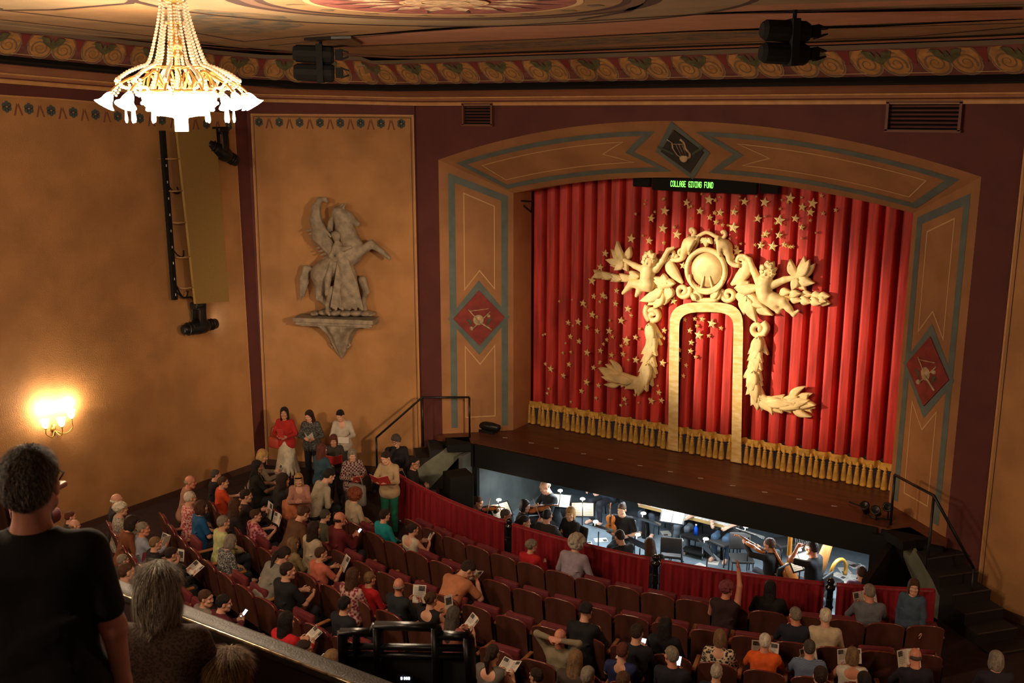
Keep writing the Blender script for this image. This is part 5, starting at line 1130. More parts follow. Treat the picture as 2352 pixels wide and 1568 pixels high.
def seat_meshes():
    tilt = lambda y, z: V((0, y - (z - .45) * .14, z)); m = {}
    ol = back_outline(.255, .26, .855); b = MB()
    f = [tilt(-.165, z) + V((x, 0, 0)) for x, z in ol]; b.prism(f, (0, -.022, 0)); m['back_panel'] = b.mesh('back_panel', seatwood)
    b = MB(); ol2 = back_outline(.235, .40, .835); b.prism([tilt(-.115, z) + V((x, 0, 0)) for x, z in ol2], (0, -.05, 0)); m['backrest'] = b.mesh('backrest', seatred)
    b = MB(); b.tube([tilt(-.172, z) + V((x, 0, 0)) for x, z in ol[2:-0 or None]][:], .013, 6); m['rim'] = b.mesh('rim', rim)
    b = MB(); b.bbox((0, .10, .43), (.46, .44, .09), .03); m['cushion_down'] = b.mesh('seat_cushion', seatred)
    R = Matrix.Rotation(math.radians(80), 3, 'X'); b = MB(); b.bbox(V((0, -.02, .40)) + R @ V((0, .19, .0)), (.46, .40, .08), .03, R=R); m['cushion_up'] = b.mesh('seat_cushion', seatred)
    b = MB(); b.bbox((.268, .08, .635), (.062, .44, .035), .012); m['armrest'] = b.mesh('armrest', armw)
    b = MB(); b.box((.268, .0, .31), (.035, .30, .62)); b.box((.268, .05, .02), (.05, .4, .04)); m['stanchion'] = b.mesh('stanchion', iron)
    return m
SM = seat_meshes(); SEATS = []
for k, (a0, a1, st_, ph) in enumerate(SEAT0):
    n0 = math.ceil((a0 - ph) / st_); n1 = math.floor((a1 - ph) / st_)
    for i in range(n0, n1): SEATS.append([k, math.radians(ph + (i + .5) * st_), i - n0, n1 - n0, None])
def row_xy(k, a, back=.22): R = ROWR[k] - back; return V((R * math.sin(a), YC - R * math.cos(a), ZF))
def cyl(px, py, R):
    v = ray(px, py); x, y = CAM.x, CAM.y - YC; a = v.x ** 2 + v.y ** 2; b_ = 2 * (x * v.x + y * v.y); c = x * x + y * y - R * R; D = b_ * b_ - 4 * a * c
    return CAM + v * ((-b_ - math.sqrt(D)) / (2 * a)) if D > 0 else None
def occupy(k, a, lab):
    s = min((s for s in SEATS if s[0] == k), key=lambda s: abs(s[1] - a)); 
    if abs(s[1] - a) < .03: s[4] = lab
def sitter(label, px, py, row=None, yaw=0, zt=.12, **kw):
    # seat the person in the row whose head height fits the photo best
    key = dict(kind=kw.get('kind', 'sit'), lean=kw.get('lean', 6), hy=kw.get('hy', 0), hp=kw.get('hp', 0), hr=kw.get('hr', 0), tw=kw.get('tw', 0), wide=kw.get('wide', 1.0)); h_ = kw.get('h', .0105)
    P = part_mesh(('pose', key['kind'], key['lean'], key['hy'], key['hp'], key['hr'], key['tw'], False, key['wide'], h_), lambda: pose(key['kind'], key['lean'], key['hy'], key['hp'], key['hr'], key['tw'], False, key['wide']))
    hc = P['HC']; q = on_z(px, py, zt); rh = math.hypot(q.x, YC - q.y) + hc.y; k = row - 1 if row else min(range(8), key=lambda i: abs(ROWR[i] - .22 - rh))
    c = cyl(px, py, math.hypot(ROWR[k] - .22 - hc.y, hc.x))
    if c is not None and abs(c.z - zt) < .17: q = c
    sc = max(.84, min(1.12, (q.z - ZF) / hc.z)); rz = math.atan2(q.x, YC - q.y) + math.radians(yaw)
    off = Matrix.Rotation(rz, 3, 'Z') @ (hc * sc); loc = V((q.x - off.x, q.y - off.y, ZF)); occupy(k, math.atan2(loc.x, YC - loc.y), label)
    return person(label, loc, rz, scale=sc, **kw)
def stander(label, px, py, yaw, z=.52, **kw):
    # feet on the stalls floor; the head sits on the photo's pixel
    P = pose(kw.get('kind', 'hold'), kw.get('lean', 3), kw.get('hy', 0), kw.get('hp', 0), kw.get('hr', 0), kw.get('tw', 0), True, .86)
    q = on_z(px, py, z); hc = P['HC']; sc = (z - ZF) / hc.z; rz = math.radians(yaw); off = Matrix.Rotation(rz, 3, 'Z') @ (hc * sc)
    return person(label, (q.x - off.x, q.y - off.y, ZF), rz, scale=sc, stand=True, wide=.86, **{'kind': 'hold', 'lean': 3, **kw})
# ------------------------------------------------------------------ the audience, left block
FL1 = ('#7a2030', '#b89a90', 'voronoi', 22); BW = ('#14110f', '#b9a994', 'voronoi', 16); PLAID = ('#4a1a1c', '#8f7f78', 'checker', 26); SPECK = ('#6b655a', '#a39a8a', 'voronoi', 40); PINKF = ('#8e2548', '#c98a86', 'voronoi', 18); GREYP = ('#55524e', '#2b2a2c', 'voronoi', 30); LACE = ('#1d1613', '#cbb79c', 'voronoi', 24); STRIPE = ('#3a4763', '#7585a0', 'wave', 30)
S = sitter
S('white-haired man in black in the sixth row, farthest left against the tan wall', 269, 1148, hair='bald', hcol='white', top='#191518', skin='fair')
p = S('white-haired woman in grey speckled blouse, right beside the man in black at the left wall', 279, 1168, row=6, hair='curly', hcol='white', top=SPECK)
S('dark-haired person in rust brown top bending forward near the left wall', 303, 1200, hair='bob', hcol='dark', top='#6a3a1c', lean=14, hp=10)
p = S('grey-haired man in pale grey-blue shirt reading two white pages in the sixth row', 330, 1214, row=6, kind='read', hair='short', hcol='grey', top='#8b8f9c', skin='ruddy', hy=-30)
held(p, 'open white programme held by the grey-haired man in pale shirt, near the left wall', 'half', yaw=-10, pit=70, w=.16)
p = S('short-haired blond person in black vest over white in the sixth row', 358, 1247, row=6, kind='read', hair='crop', hcol='dkblonde', top='#17141a', sleeve='short')
held(p, 'white programme held up by the short-haired blond person in black vest', 'closed', pit=80, yaw=30)
p = S('dark-clothed person half hidden behind the grey-haired balcony woman, programme on lap', 395, 1272, row=6, kind='low', hair='short', hcol='dark', top='#1b1518', lean=10)
held(p, 'large white programme with small dark picture lying above the grey-haired balcony woman', 'open', pit=30, w=.17, hgt=.24)
S('bald man in pinkish tan shirt leaning right beside the left wall', 438, 1106, row=5, hair='bald', hcol='grey', top='#8a6250', skin='ruddy', lean=12, hy=-25)
S('white-blond woman in red flowered blouse in the fifth row', 438, 1143, row=5, hair='short', hcol='white', top=('#a8323c', '#c9a69c', 'voronoi', 26), sleeve='short')
S('brown-haired person in bright blue shirt in the fifth row', 463, 1164, row=5, hair='bob', hcol='brown', top='#0f4a78', sleeve='short')
S('grey-blond person in pale lime shirt in the fifth row', 514, 1199, row=5, hair='short', hcol='grey', top='#aeb47c')
S('grey-haired woman in black and white patterned top holding a cream bag, fifth row', 531, 1243, row=5, hair='bob', hcol='grey', top=('#1b1b1e', '#8c8a88', 'voronoi', 40), lean=14, hp=12)
S('man with dark grey hair and black shirt by the left wall, behind the orange shirt', 496, 1090, row=4, hair='short', hcol='dkgrey', top='#15131a', sleeve='short')
p = S('brown-haired person in orange shirt lifting an illustrated programme, fourth row', 513, 1107, row=4, kind='read', hair='short', hcol='brown', top='#c2421c', sleeve='short', hy=-20)
held(p, 'programme with dark photographs held up in front of the orange shirt', 'open', pit=75, yaw=-25, w=.15)
p = S('grey-haired man low behind the balcony rail at far left, nearest the black-shirted back', 284, 1296, zt=-.12, hair='short', hcol='grey', top='#2a2426')
p = S('brown-haired person in dark red top holding a pale device, low at far left', 291, 1312, row=7, kind='phone', hair='crop', hcol='brown', top='#6d1226')
held(p, 'small pale device in the hands of the person in dark red top at far left', 'sheet', w=.09, hgt=.07)
S('auburn-haired head just above the black-shirted shoulder at far left', 163, 1193, zt=-.06, hair='short', hcol='auburn', top='#30211c')
S('sandy-haired head below the auburn one, above the black-shirted shoulder', 172, 1206, row=7, hair='bald', hcol='dkblonde', top='#3a2d22')
S('long brown-haired woman in dark top between the orange shirt and the white sheet', 541, 1161, row=4, hair='long', hcol='brown', top='#1c1416')
p = S('woman with short brown hair in magenta flowered top, reading in the fourth row', 588, 1183, row=4, kind='read', hair='short', hcol='brown', top=PINKF, sleeve='short', hy=-25)
held(p, 'white programme page with a small dark photo above the magenta flowered top', 'open', pit=72, w=.15, dz=.12, dy=.1)
p = S('dark-haired person holding up a big white sheet in the fourth row', 566, 1138, row=3, kind='read', hair='short', hcol='dark', top='#2a1c1a', hy=-20)
held(p, 'large blank white sheet held up right of the orange shirt', 'sheet', pit=78, w=.24, hgt=.30, dz=-.06)
p = S('black long-haired woman with bare brown arm turning aside near the left stripe', 592, 1071, row=3, kind='low', hair='long', hcol='black', top='#16120f', sleeve='short', skin='brown', hy=-35)
p = S('blonde woman bowed over a white programme beside the left dark stripe', 604, 1046, row=2, kind='low', hair='bob', hcol='blonde', top='#7a6a58', lean=12, hp=20, hy=-30)
held(p, 'white programme beside the black long-haired woman at the left stripe', 'open', pit=60)
S('dark-haired person in black seen from behind, left of the blonde woman in sunglasses', 651, 1102, row=3, hair='long', hcol='dark', top='#141114')
S('man with short black hair and bare tan shoulders in orange singlet, third row', 669, 1132, row=3, hair='crop', hcol='black', top='#a8623c', sleeve='short', skin='tan')
S('brown-haired person in brown top stooping in the third row', 698, 1178, row=3, hair='short', hcol='brown', top='#5a3a26', lean=26, hp=15)
S('woman with very long dark hair over a cream top, before the man in dark red', 722, 1213, row=3, hair='long', hcol='dark', top='#a89880', sleeve='short')
S('person in olive jacket bending beside the man in dark red', 748, 1183, zt=-.06, hair='short', hcol='dkgrey', top='#4d4a38', lean=16)
p = S('balding man in dark red pullover with a glowing phone, third row', 781, 1191, row=3, kind='phone', hair='bald', hcol='dark', top='#5a1016', skin='ruddy')
phone(p, 'small glowing phone in front of the man in dark red pullover')
S('dark-haired person with cream backpack bending over in the second row', 757, 1092, row=2, hair='short', hcol='black', top='#a89c88', lean=30, hp=10)
S('curly red-haired person in cream jacket in the second row', 818, 1135, row=2, hair='bigcurly', hcol='red', top='#a3937a', lean=10)
S('dark-haired person in teal hooded jacket in the second row', 884, 1183, row=2, hair='short', hcol='dark', top='#0f7f84')
p = S('brown-haired woman in white vest with black sleeves, second row', 949, 1215, row=2, kind='read', hair='bun', hcol='dark', top='#b3a896', sleeve='none', neck=True, hy=-15)
held(p, 'open programme with a grey picture, right of the white vest', 'redopen', pit=65, yaw=-40, dy=.12)
p = S('person in peach top with a thin strap bowing deep over a booklet', 1076, 1295, row=2, kind='low', hair='short', hcol='dark', top='#b0704e', sleeve='short', lean=46, hp=18, hy=-40)
held(p, 'pale blue booklet under the bowed head of the person in peach', 'open', pit=25, dz=-.05)
S('grey curly-haired woman in red cardigan in the front row', 1222, 1253, row=1, kind='low', hair='curly', hcol='grey', top='#a3141c', hy=-25)
S('white-haired person in lilac grey jacket leaning to the rail, front row', 1326, 1245, row=1, hair='bigcurly', hcol='silver', top='#8f8492', pants='#b8b2b0', lean=18, hp=8)
p = S('woman with brown hair in grey tee shirt bending low in the fourth row', 653, 1274, row=4, hair='pony', hcol='dark', top='#77736a', sleeve='short', lean=34, hp=10)
S('young man with dark hair and black tee shirt, hands together, behind the salmon shirt', 662, 1310, row=5, kind='low', hair='crop', hcol='dark', top='#121116', sleeve='short', hy=-25)
S('long blonde-haired woman in the fourth row, left of the salmon shirt', 674, 1247, row=4, hair='long', hcol='dkblonde', top='#7a6a48')
p = S('brown-haired man in salmon shirt reading, fourth row', 738, 1271, row=4, kind='read', hair='crop', hcol='brown', top='#b4604c', sleeve='short', hy=-15)
held(p, 'white programme with text and small photo right of the salmon shirt', 'closed' if False else 'sheet', pit=62, w=.19, hgt=.26, yaw=-15, dy=.12)
S('long brown-haired girl in flowered blouse in the fourth row', 812, 1321, row=4, hair='long', hcol='brown', top=FL1)
p = S('short blond child in red top with yellow hair clip, fourth row', 850, 1328, row=4, hair='short', hcol='dkblonde', top='#a30f18')
p = S('grey balding man in navy sweater in the fourth row', 916, 1344, row=4, kind='read', hair='bald', hcol='grey', top='#1c2026', skin='ruddy', hy=35)
held(p, 'white programme with a dark square photo between the red top and navy sweater', 'sheet', pit=70, w=.2, hgt=.27, yaw=30, dz=.02)
p = S('woman with pinned-up brown hair and bare shoulders in black dress', 991, 1375, row=4, kind='read', hair='bun', hcol='brown', top='#141014', sleeve='none', neck=True)
held(p, 'white programme edge beside the pinned-up brown hair', 'closed', pit=80, yaw=70, dz=.1)
p = S('woman with long grey-brown hair and pink bare arms in the fourth row', 1043, 1412, row=4, kind='read', hair='long', hcol='dkgrey', top='#8a5048', sleeve='none', hp=8)
held(p, 'magazine with a white spine right of the long grey-brown hair', 'redopen', pit=50, yaw=-35, dy=.12)
S('dark-haired person in navy left of the black iron rack', 793, 1387, row=5, hair='short', hcol='black', top='#14151e')
S('brown-haired boy in grey hooded top above the balcony rail', 474, 1373, row=6, hair='short', hcol='brown', top='#6e625a', hy=-60)
p = S('person in maroon shirt looking at a bright phone above the balcony rail', 515, 1384, row=6, kind='phone', hair='short', hcol='black', top='#4f1422', hy=-30, lean=14)
phone(p, 'bright white phone screen above the balcony rail', dz=.06)
p = S('woman with long black hair over a bright red top, above the balcony rail', 659, 1424, row=6, kind='low', hair='long', hcol='black', top='#b00f1c')
held(p, 'open white programme and blue picture right of the bright red top', 'open', pit=35, dy=.1, yaw=-20)
p = S('dark-haired man bowed over a programme below the bright red top', 699, 1490, row=6, kind='low', hair='crop', hcol='dark', top='#1a1826', skin='tan', hy=-30, lean=14)
held(p, 'programme on the lap of the dark-haired man below the bright red top', 'open', pit=25, dy=.06)
S('long blonde hair tapering beside the left leg of the black iron rack', 764, 1512, row=6, hair='long', hcol='dkblonde', top='#5c5346')
# ---------------- centre and right
p = S('brown-haired woman in grey top right of the black iron rack', 1132, 1500, row=5, kind='low', hair='pony', hcol='dark', top='#5a544e', sleeve='none', neck=True)
held(p, 'crumpled white paper on the lap of the woman in grey beside the rack', 'open', pit=20, dy=.1)
S('bald man in khaki shirt with his hands behind his head', 1287, 1462, row=4, kind='behind', hair='bald', hcol='dkgrey', top='#7c705a', skin='ruddy', lean=2)
S('person in black cap and black coat with a shoulder bag, third row', 1346, 1402, row=3, kind='low', hair='cap', hcol='black', top='#101016', lean=18)
p = S('dark-haired man with a glowing phone in the third row', 1463, 1452, row=3, kind='phone', hair='short', hcol='dark', top='#141218', hp=10)
phone(p, 'glowing phone of the dark-haired man, centre of the third row')
S('person with black hair and black coat left of the black and white lace top', 1529, 1434, row=3, hair='long', hcol='black', top='#0e0e16')
S('grey-blonde bobbed woman in black and white lace top', 1654, 1463, row=3, hair='bob', hcol='dkblonde', top=LACE, neck=True)
p = S('white-haired man in orange shirt reading in the third row', 1757, 1472, row=3, kind='read', hair='short', hcol='white', top='#d2561a', sleeve='short', skin='ruddy')
held(p, 'programme with red edge hidden in front of the orange-shirted white-haired man', 'redopen', pit=70, w=.19)
p = S('woman with short reddish brown hair and navy blouse reading a magazine', 1430, 1494, row=4, kind='read', hair='short', hcol='auburn', top='#1b2350', neck=True, sleeve='short')
held(p, 'colour magazine right of the navy blouse', 'redopen', pit=48, yaw=-30, dy=.1, w=.19, hgt=.25)
p = S('grey-haired man in dark suit raising a bright phone', 1542, 1504, row=4, kind='phone', hair='short', hcol='grey', top='#15151f', hy=40, skin='ruddy')
phone(p, 'bright phone left of the grey-haired man in dark suit', col=(1, .75, .95), dz=.10)
S('white-haired person in dark coat at the bottom edge, below the lace top', 1646, 1542, row=4, hair='short', hcol='silver', top='#151420')
S('brown-haired woman with a cream hair bow holding blond plaits, left of the navy blouse', 1323, 1513, row=4, kind='low', hair='long', hcol='dkblonde', top='#3a2e28')
S('grey-brown head cut by the bottom edge, left of the reddish brown hair', 1351, 1551, row=5, hair='short', hcol='grey', top='#2a2420')
S('brown head just showing at the bottom edge below the navy blouse', 1432, 1564, row=5, hair='short', hcol='brown', top='#241c18')
S('dark-haired head with tan cheek at the bottom edge, right of the crumpled paper', 1231, 1552, row=5, hair='short', hcol='dark', top='#2a2220', hy=70, skin='tan')
p = S('grey-haired man in dark blue shirt with a red programme, second row', 1826, 1411, row=2, kind='read', hair='short', hcol='grey', top='#181a2a', hy=20, skin='ruddy')
held(p, 'bright red programme cover left of the dark blue shirt', 'red', pit=78, yaw=30, w=.17)
S('white-haired woman in cream cardigan in the second row', 1896, 1414, row=2, hair='short', hcol='white', top='#b8a68a')
p = S('grey-haired man in grey shirt with a wide open programme, front row right', 1996, 1358, row=1, kind='read', hair='crop', hcol='grey', top='#5f6068', hy=15, skin='ruddy')
held(p, 'wide open white programme left of the grey shirt at the front right', 'open', pit=68, yaw=25, w=.2, hgt=.27)
stander('woman with brown hair and denim jacket facing the camera at front right', 2099, 1347, 178, z=.34, kind='side', hair='bob', hcol='brown', top='#3b4a5c', hy=18, face=True)
p = S('grey-haired man in blue striped shirt in the third row', 1859, 1487, row=3, kind='read', hair='short', hcol='dkgrey', top=STRIPE, sleeve='short')
held(p, 'small white programme left of the blue striped shirt', 'open', pit=70, yaw=35)
p = S('blonde woman in white tank top with bare shoulders, third row', 1958, 1504, row=3, kind='read', hair='bob', hcol='dkblonde', top='#b8b0a0', sleeve='none', neck=True, skin='ruddy')
held(p, 'picture programme behind the head of the blonde woman in white tank top', 'open', pit=75, yaw=15, w=.17, dz=.08)
p = S('bald man behind a spread programme with rows of portraits, lower right', 2102, 1507, row=3, kind='read', hair='bald', hcol='dkgrey', top='#191624', skin='ruddy', hp=12)
held(p, 'spread programme with rows of portraits left of the bald head, lower right', 'open', pit=72, yaw=20, w=.17, hgt=.25, dz=.06)
S('dim grey-haired person alone at the far lower right', 2287, 1514, row=3, hair='bob', hcol='grey', top='#1c1824')
S('dark head at the bottom edge below the blue striped shirt', 1884, 1551, row=4, hair='short', hcol='dark', top='#1a1518')
S('dark head at the bottom edge below the white tank top', 1984, 1563, row=4, hair='short', hcol='black', top='#1a1518')
p = S('person with big black hair and black top at the rail, front row right', 1769, 1349, row=1, kind='low', hair='long', hcol='black', top='#100e10', wide=1.15)
held(p, 'white paper left of the big black hair in the front row', 'sheet', pit=70, yaw=60, dz=.1)
S('reddish-haired woman raising one arm towards the pit', 1671, 1351, row=1, kind='up', hair='curly', hcol='pinkred', top='#2a1418', sleeve='none', skin='ruddy', hy=-30)

# ---------------- standing people at the left wall
T = stander
a = T('standing woman with black fringe, red cardigan and white skirt at the left wall', 653, 948, 205, z=.53, hair='long', hcol='black', top='#9a1c18', skirt='#b4a894', hy=10, face=True, skin='tan')
held(a, 'red programme held by the standing woman in white skirt', 'red', pit=75, dz=.05, dy=.04)
t = thing('shoulder_bag', 'red shoulder bag of the standing woman in white skirt', 'bag', wpt(a[0], (.27, .02, .92))); b = MB(); b.bbox((0, 0, 0), (.30, .14, .26), .05); local(b, 'bag_body', mat('bag_red', (.35, .045, .025), .5), t); b = MB(); b.tube(smooth_path([(-.12, 0, .11), (-.08, 0, .3), (0, 0, .36), (.08, 0, .3), (.12, 0, .11)], 14), .012, 6); local(b, 'strap', mat('bag_red', (.35, .045, .025), .5), t)
a = T('standing woman with dark wavy hair and charcoal blouse reading at the left wall', 710, 955, 212, z=.50, hair='long', hcol='dark', top=GREYP, pants='#10101a', hy=-15, hp=14, face=True)
held(a, 'small white booklet read by the standing woman in charcoal blouse', 'half', pit=50)
a = T('standing woman with short black hair and white top at the left wall', 781, 954, 222, z=.52, kind='low', hair='short', hcol='black', top='#a89e90', hy=-30, hp=22, face=True, neck=True)
held(a, 'blank white card held out by the standing woman in white top', 'sheet', pit=80, w=.26, hgt=.14, yaw=-10, dy=.14)
a = T('auburn-haired woman in denim jacket standing with her back to the camera', 740, 1031, -5, z=.44, hair='long', hcol='auburn', top='#27404e', pants='#16161c')
a = T('person with red-brown hair facing out with an open red and white programme', 766, 1011, 222, z=.40, hair='bob', hcol='auburn', top='#2c2420', kind='read', face=True, skin='tan', hp=14)
held(a, 'open red and white programme below the red-brown hair', 'redopen', pit=70, w=.17)
a = T('grey-haired woman in plaid shirt with a large grey bag, standing in the aisle', 809, 1044, 236, z=.44, hair='bob', hcol='grey', top=PLAID, pants='#3a3634', hy=-10, hp=16, face=True)
held(a, 'folded red programme in the hands of the woman in plaid', 'red', pit=50, w=.18)
t = thing('tote_bag', 'large grey tote bag hanging in front of the woman in plaid', 'bag', wpt(a[0], (-.02, .30, .82))); b = MB(); b.bbox((0, 0, 0), (.38, .12, .42), .04); local(b, 'bag_body', mat('bag_grey', (.17, .15, .13), .8), t); b = MB(); b.tube(smooth_path([(-.14, 0, .2), (-.1, -.05, .42), (.1, -.05, .42), (.14, 0, .2)], 14), .014, 6); local(b, 'strap', mat('bag_grey', (.17, .15, .13), .8), t)
a = T('woman in beige cardigan and green trousers reading a red book, standing at the rail', 886, 1051, 198, z=.53, kind='read', hair='short', hcol='dark', top='#9c8464', pants='#0d5a44', hy=-20, hp=18, face=True)
held(a, 'open red-covered book of the woman in beige cardigan', 'redopen', pit=52, w=.19, hgt=.26)
a = T('blonde woman with sunglasses on her head facing the camera in the third row', 686, 1101, 222, z=.36, kind='phone', hair='long', hcol='blonde', top='#9a6a5c', hp=10, face=True, neck=True)
b = MB(); b.tube([(-.07, .075, .085), (-.035, .098, .088), (0, .10, .092), (.035, .098, .088), (.07, .075, .085)], .014, 6); g = local(b, 'sunglasses', M['black'], a[0]); g.matrix_local = Matrix.Translation(a[1]['HC']) @ a[1]['HR'].to_4x4()
# man on the stage stairs, man in the pit corner
q = on_z(898, 1009, .22); a = person('curly-haired man in glasses and black clothes sitting on the left stage stairs', (q.x + .05, q.y + .1, -.98), math.radians(222), 'chin', hair='curly', hcol='dkgrey', top='#141016', glasses=True, face=True, hp=8)
q = on_z(989, 1072, -.03); q.x -= .42; q.y -= .12; a = person('man in glasses and black shirt seated in profile at the left end of the pit', (q.x, q.y, ZF - .12), math.radians(-60), 'hold', hair='short', hcol='black', top='#12100f', glasses=True, face=True, skin='tan', hy=-20); CORNER_MAN = a[0]

# ------------------------------------------------------------------ build the seats now that occupancy is known
ORD = ['first', 'second', 'third', 'fourth', 'fifth', 'sixth', 'seventh', 'eighth', 'ninth', 'tenth', 'eleventh', 'twelfth', 'thirteenth', 'fourteenth', 'fifteenth', 'sixteenth', 'seventeenth', 'eighteenth', 'nineteenth', 'twentieth']
FRM = lambda a: a
def inview(p):
    d = V(p) - CAM; z = d.dot(DV); x = 1176 + FPX * d.dot(RV) / z; y = 784 - FPX * d.dot(UV_) / z; return z > 0 and -20 < x < 2372 and y < 1575 and not (x < 250 and y > 1215) and not (y > 1345 + (x - 265) * .38 + 70 and x < 780)
GRP = {i: f'{ROWN[i]} of theatre seats' for i in range(8)}
for k, a, i, n, occ in SEATS:
    loc = row_xy(k, a)
    if not inview(loc + V((0, 0, .85))): continue
    j = n - 1 - i; pos = f'{ORD[i]} from the left end' if i <= j else f'{ORD[j]} from the right end'
    t = thing('theatre_seat', f'{"occupied" if occ else "empty"} brown-backed theatre seat in the {ROWN[k]}, {pos}', 'theatre seat', loc, a, GRP[k])
    for nm in ('back_panel', 'backrest', 'rim', 'seat_cushion', 'armrest', 'stanchion'):
        link(nm, SM[nm if nm != 'seat_cushion' else ('cushion_down' if occ else 'cushion_up')], t)
# ------------------------------------------------------------------ the orchestra pit
vwood = mat('violin_varnish', (.40, .13, .03), .25, noise=.25, nscale=8, coat=.4); ebony = mat('ebony', (.015, .012, .01), .3); string = mat('string_steel', (.5, .45, .4), .3, metal=.8)
def violin(label, loc, R, sc=1.0, kind='violin'):
    # local x across, y along the neck, z out of the top
    t = thing(kind, label, kind, loc); t.rotation_euler = R.to_euler(); t.scale = (sc, sc, sc); ol = []
    for u, wv in ((0, .03), (.02, .07), (.06, .098), (.10, .103), (.14, .09), (.165, .066), (.19, .058), (.215, .062), (.24, .078), (.28, .083), (.32, .070), (.345, .045), (.355, .02)): ol.append((u, wv))
    P = [(-x, y - .18) for y, x in ol] + [(x, y - .18) for y, x in ol[::-1]]
    b = MB(); n = len(P); rows = []
    for z, s in ((-.024, .9), (-.02, 1), (.014, 1), (.020, .96), (.028, .6), (.031, .1)): rows.append([V((x * s, y * (s if s < .99 else 1), z)) for x, y in P] + [V((P[0][0] * s, P[0][1] * (s if s < .99 else 1), z))])
    b.strip(rows, 0, True); b.poly([V((x * .9, y * .9, -.024)) for x, y in P]); local(b, 'body', vwood, t)
    b = MB(); b.tube([(0, .15, .024), (0, .31, .022)], [.014, .011], 8); b.tube(smooth_path([(0, .31, .022), (0, .37, .014), (0, .40, .0), (0, .385, -.012), (0, .372, -.002)], 10), .010, 6); local(b, 'neck', vwood, t)
    b = MB(); b.box((0, .17, .040), (.032, .27, .008)); b.box((0, -.11, .036), (.035, .10, .008)); b.box((0, -.01, .040), (.04, .006, .03)); local(b, 'fingerboard', ebony, t)
    b = MB()
    for x in (-.009, -.003, .003, .009): b.tube([(x, -.08, .05), (x, .31, .045)], .0012, 4)
    local(b, 'strings', string, t); return t
def bow(label, p, q, parent=None):
    p, q = V(p), V(q); t = thing('violin_bow', label, 'bow', p); d = q - p; b = MB(); b.tube([V(), d * .5 + V((0, 0, .012)), d], .0065, 6); local(b, 'stick', mat('bow_stick', (.25, .08, .03), .35), t); b = MB(); b.tube([d * .06 - V((0, 0, .022)), d * .98 - V((0, 0, .012))], .004, 5); b.box(d * .06 - V((0, 0, .012)), (.02, .02, .026)); local(b, 'hair', mat('bow_hair', (.6, .55, .45), .6), t); return t
chairk = mat('chair_black_pad', (.03, .028, .027), .6); chrome = mat('chrome', (.6, .6, .6), .2, metal=.9)
def pit_chair(label, loc, rz, group=None):
    t = thing('orchestra_chair', label, 'chair', loc, rz, group); b = MB(); b.bbox((0, .02, .45), (.44, .42, .06), .02); local(b, 'seat', chairk, t); b = MB(); b.bbox((0, -.21, .72), (.42, .045, .34), .02, R=Matrix.Rotation(.14, 3, 'X')); local(b, 'backrest', chairk, t)
    for x in (-.2, .2):
        for y0, y1, z in ((.18, .2, .44), (-.17, -.24, .84)): b = MB(); b.tube([(x, y1 if z < .5 else -.22, 0), (x, y0, .43)] + ([(x, y1, z)] if z > .5 else []), .012, 6); local(b, 'leg', M['blackm'], t)
    return t
def stand_(label, loc, rz, tilt=.9, light=True, h=1.0, sheet=True):
    t = thing('music_stand', label, 'music stand', loc, rz); b = MB(); b.tube([(0, 0, .02), (0, 0, h - .08)], .012, 8); local(b, 'pole', M['blackm'], t)
    b = MB()
    for k in range(3): a = 2 * PI * k / 3 + .4; b.tube([(0, 0, .16), (.26 * math.cos(a), .26 * math.sin(a), .012)], .011, 6)
    local(b, 'tripod', M['blackm'], t); R = Matrix.Rotation(tilt, 3, 'X'); b = MB(); b.box((0, 0, h), (.50, .32, .006), R=R); b.box(V((0, 0, h)) + R @ V((0, -.165, .03)), (.50, .006, .06), R=R); d = local(b, 'desk', M['blackm'], t)
    if sheet:
        s = thing('sheet_music', 'sheet music lying on ' + label, 'sheet music', V(loc) + Matrix.Rotation(rz, 3, 'Z') @ V((0, 0, h)), rz); b = MB(); R2 = R
        for x in (-.115, .115):
            b.box(R2 @ V((x, .0, .008)), (.21, .28, .004), 0, R=R2)
            for k in range(7): b.box(R2 @ V((x, .11 - k * .036, .0108)), (.17, .010, .001), 1, R=R2)
        local(b, 'page', [mat('sheet_music_paper', (.70, .68, .60), .7), ink], s)
    if light:
        b = MB(); q = V((0, 0, h)) + R @ V((0, .17, .02)); b.tube([q, q + V((0, .0, .06))], .007, 5); b.lathe([(.0, .02), (.05, .0), (.055, -.02), (.02, -.015), (0, -.01)], q + V((0, -.03, .08)), 10); local(b, 'stand_lamp', mat('stand_lamp_lit', (.9, .85, .7), .4, emit=(1, .92, .72), es=4), t)
        w_ = V(loc) + Matrix.Rotation(rz, 3, 'Z') @ (q + V((0, -.10, .10))); lamp('stand_lamp_light', 'POINT', w_, 5, (1, .9, .7), .04)
    return t
def mus(label, px, py, yaw, z=-.92, chair=None, dz=0, **kw):
    P = pose(kw.get('kind', 'sit'), kw.get('lean', 6), kw.get('hy', 0), kw.get('hp', 0), kw.get('hr', 0), kw.get('tw', 0)); q = on_z(px, py, z); sc = (z - ZP) / P['HC'].z; rz = math.radians(yaw); kw.setdefault('top', '#141316'); off = Matrix.Rotation(rz, 3, 'Z') @ (P['HC'] * sc)
    loc = V((q.x - off.x, q.y - off.y, ZP)); pp = person(label, loc, rz, scale=sc, **kw)
    pit_chair(chair or ('black orchestra chair under the ' + ' '.join(label.replace(',', '').split()[:10])), loc, rz); return pp
def wrot(root): return Matrix.Rotation(root.rotation_euler.z, 3, 'Z')
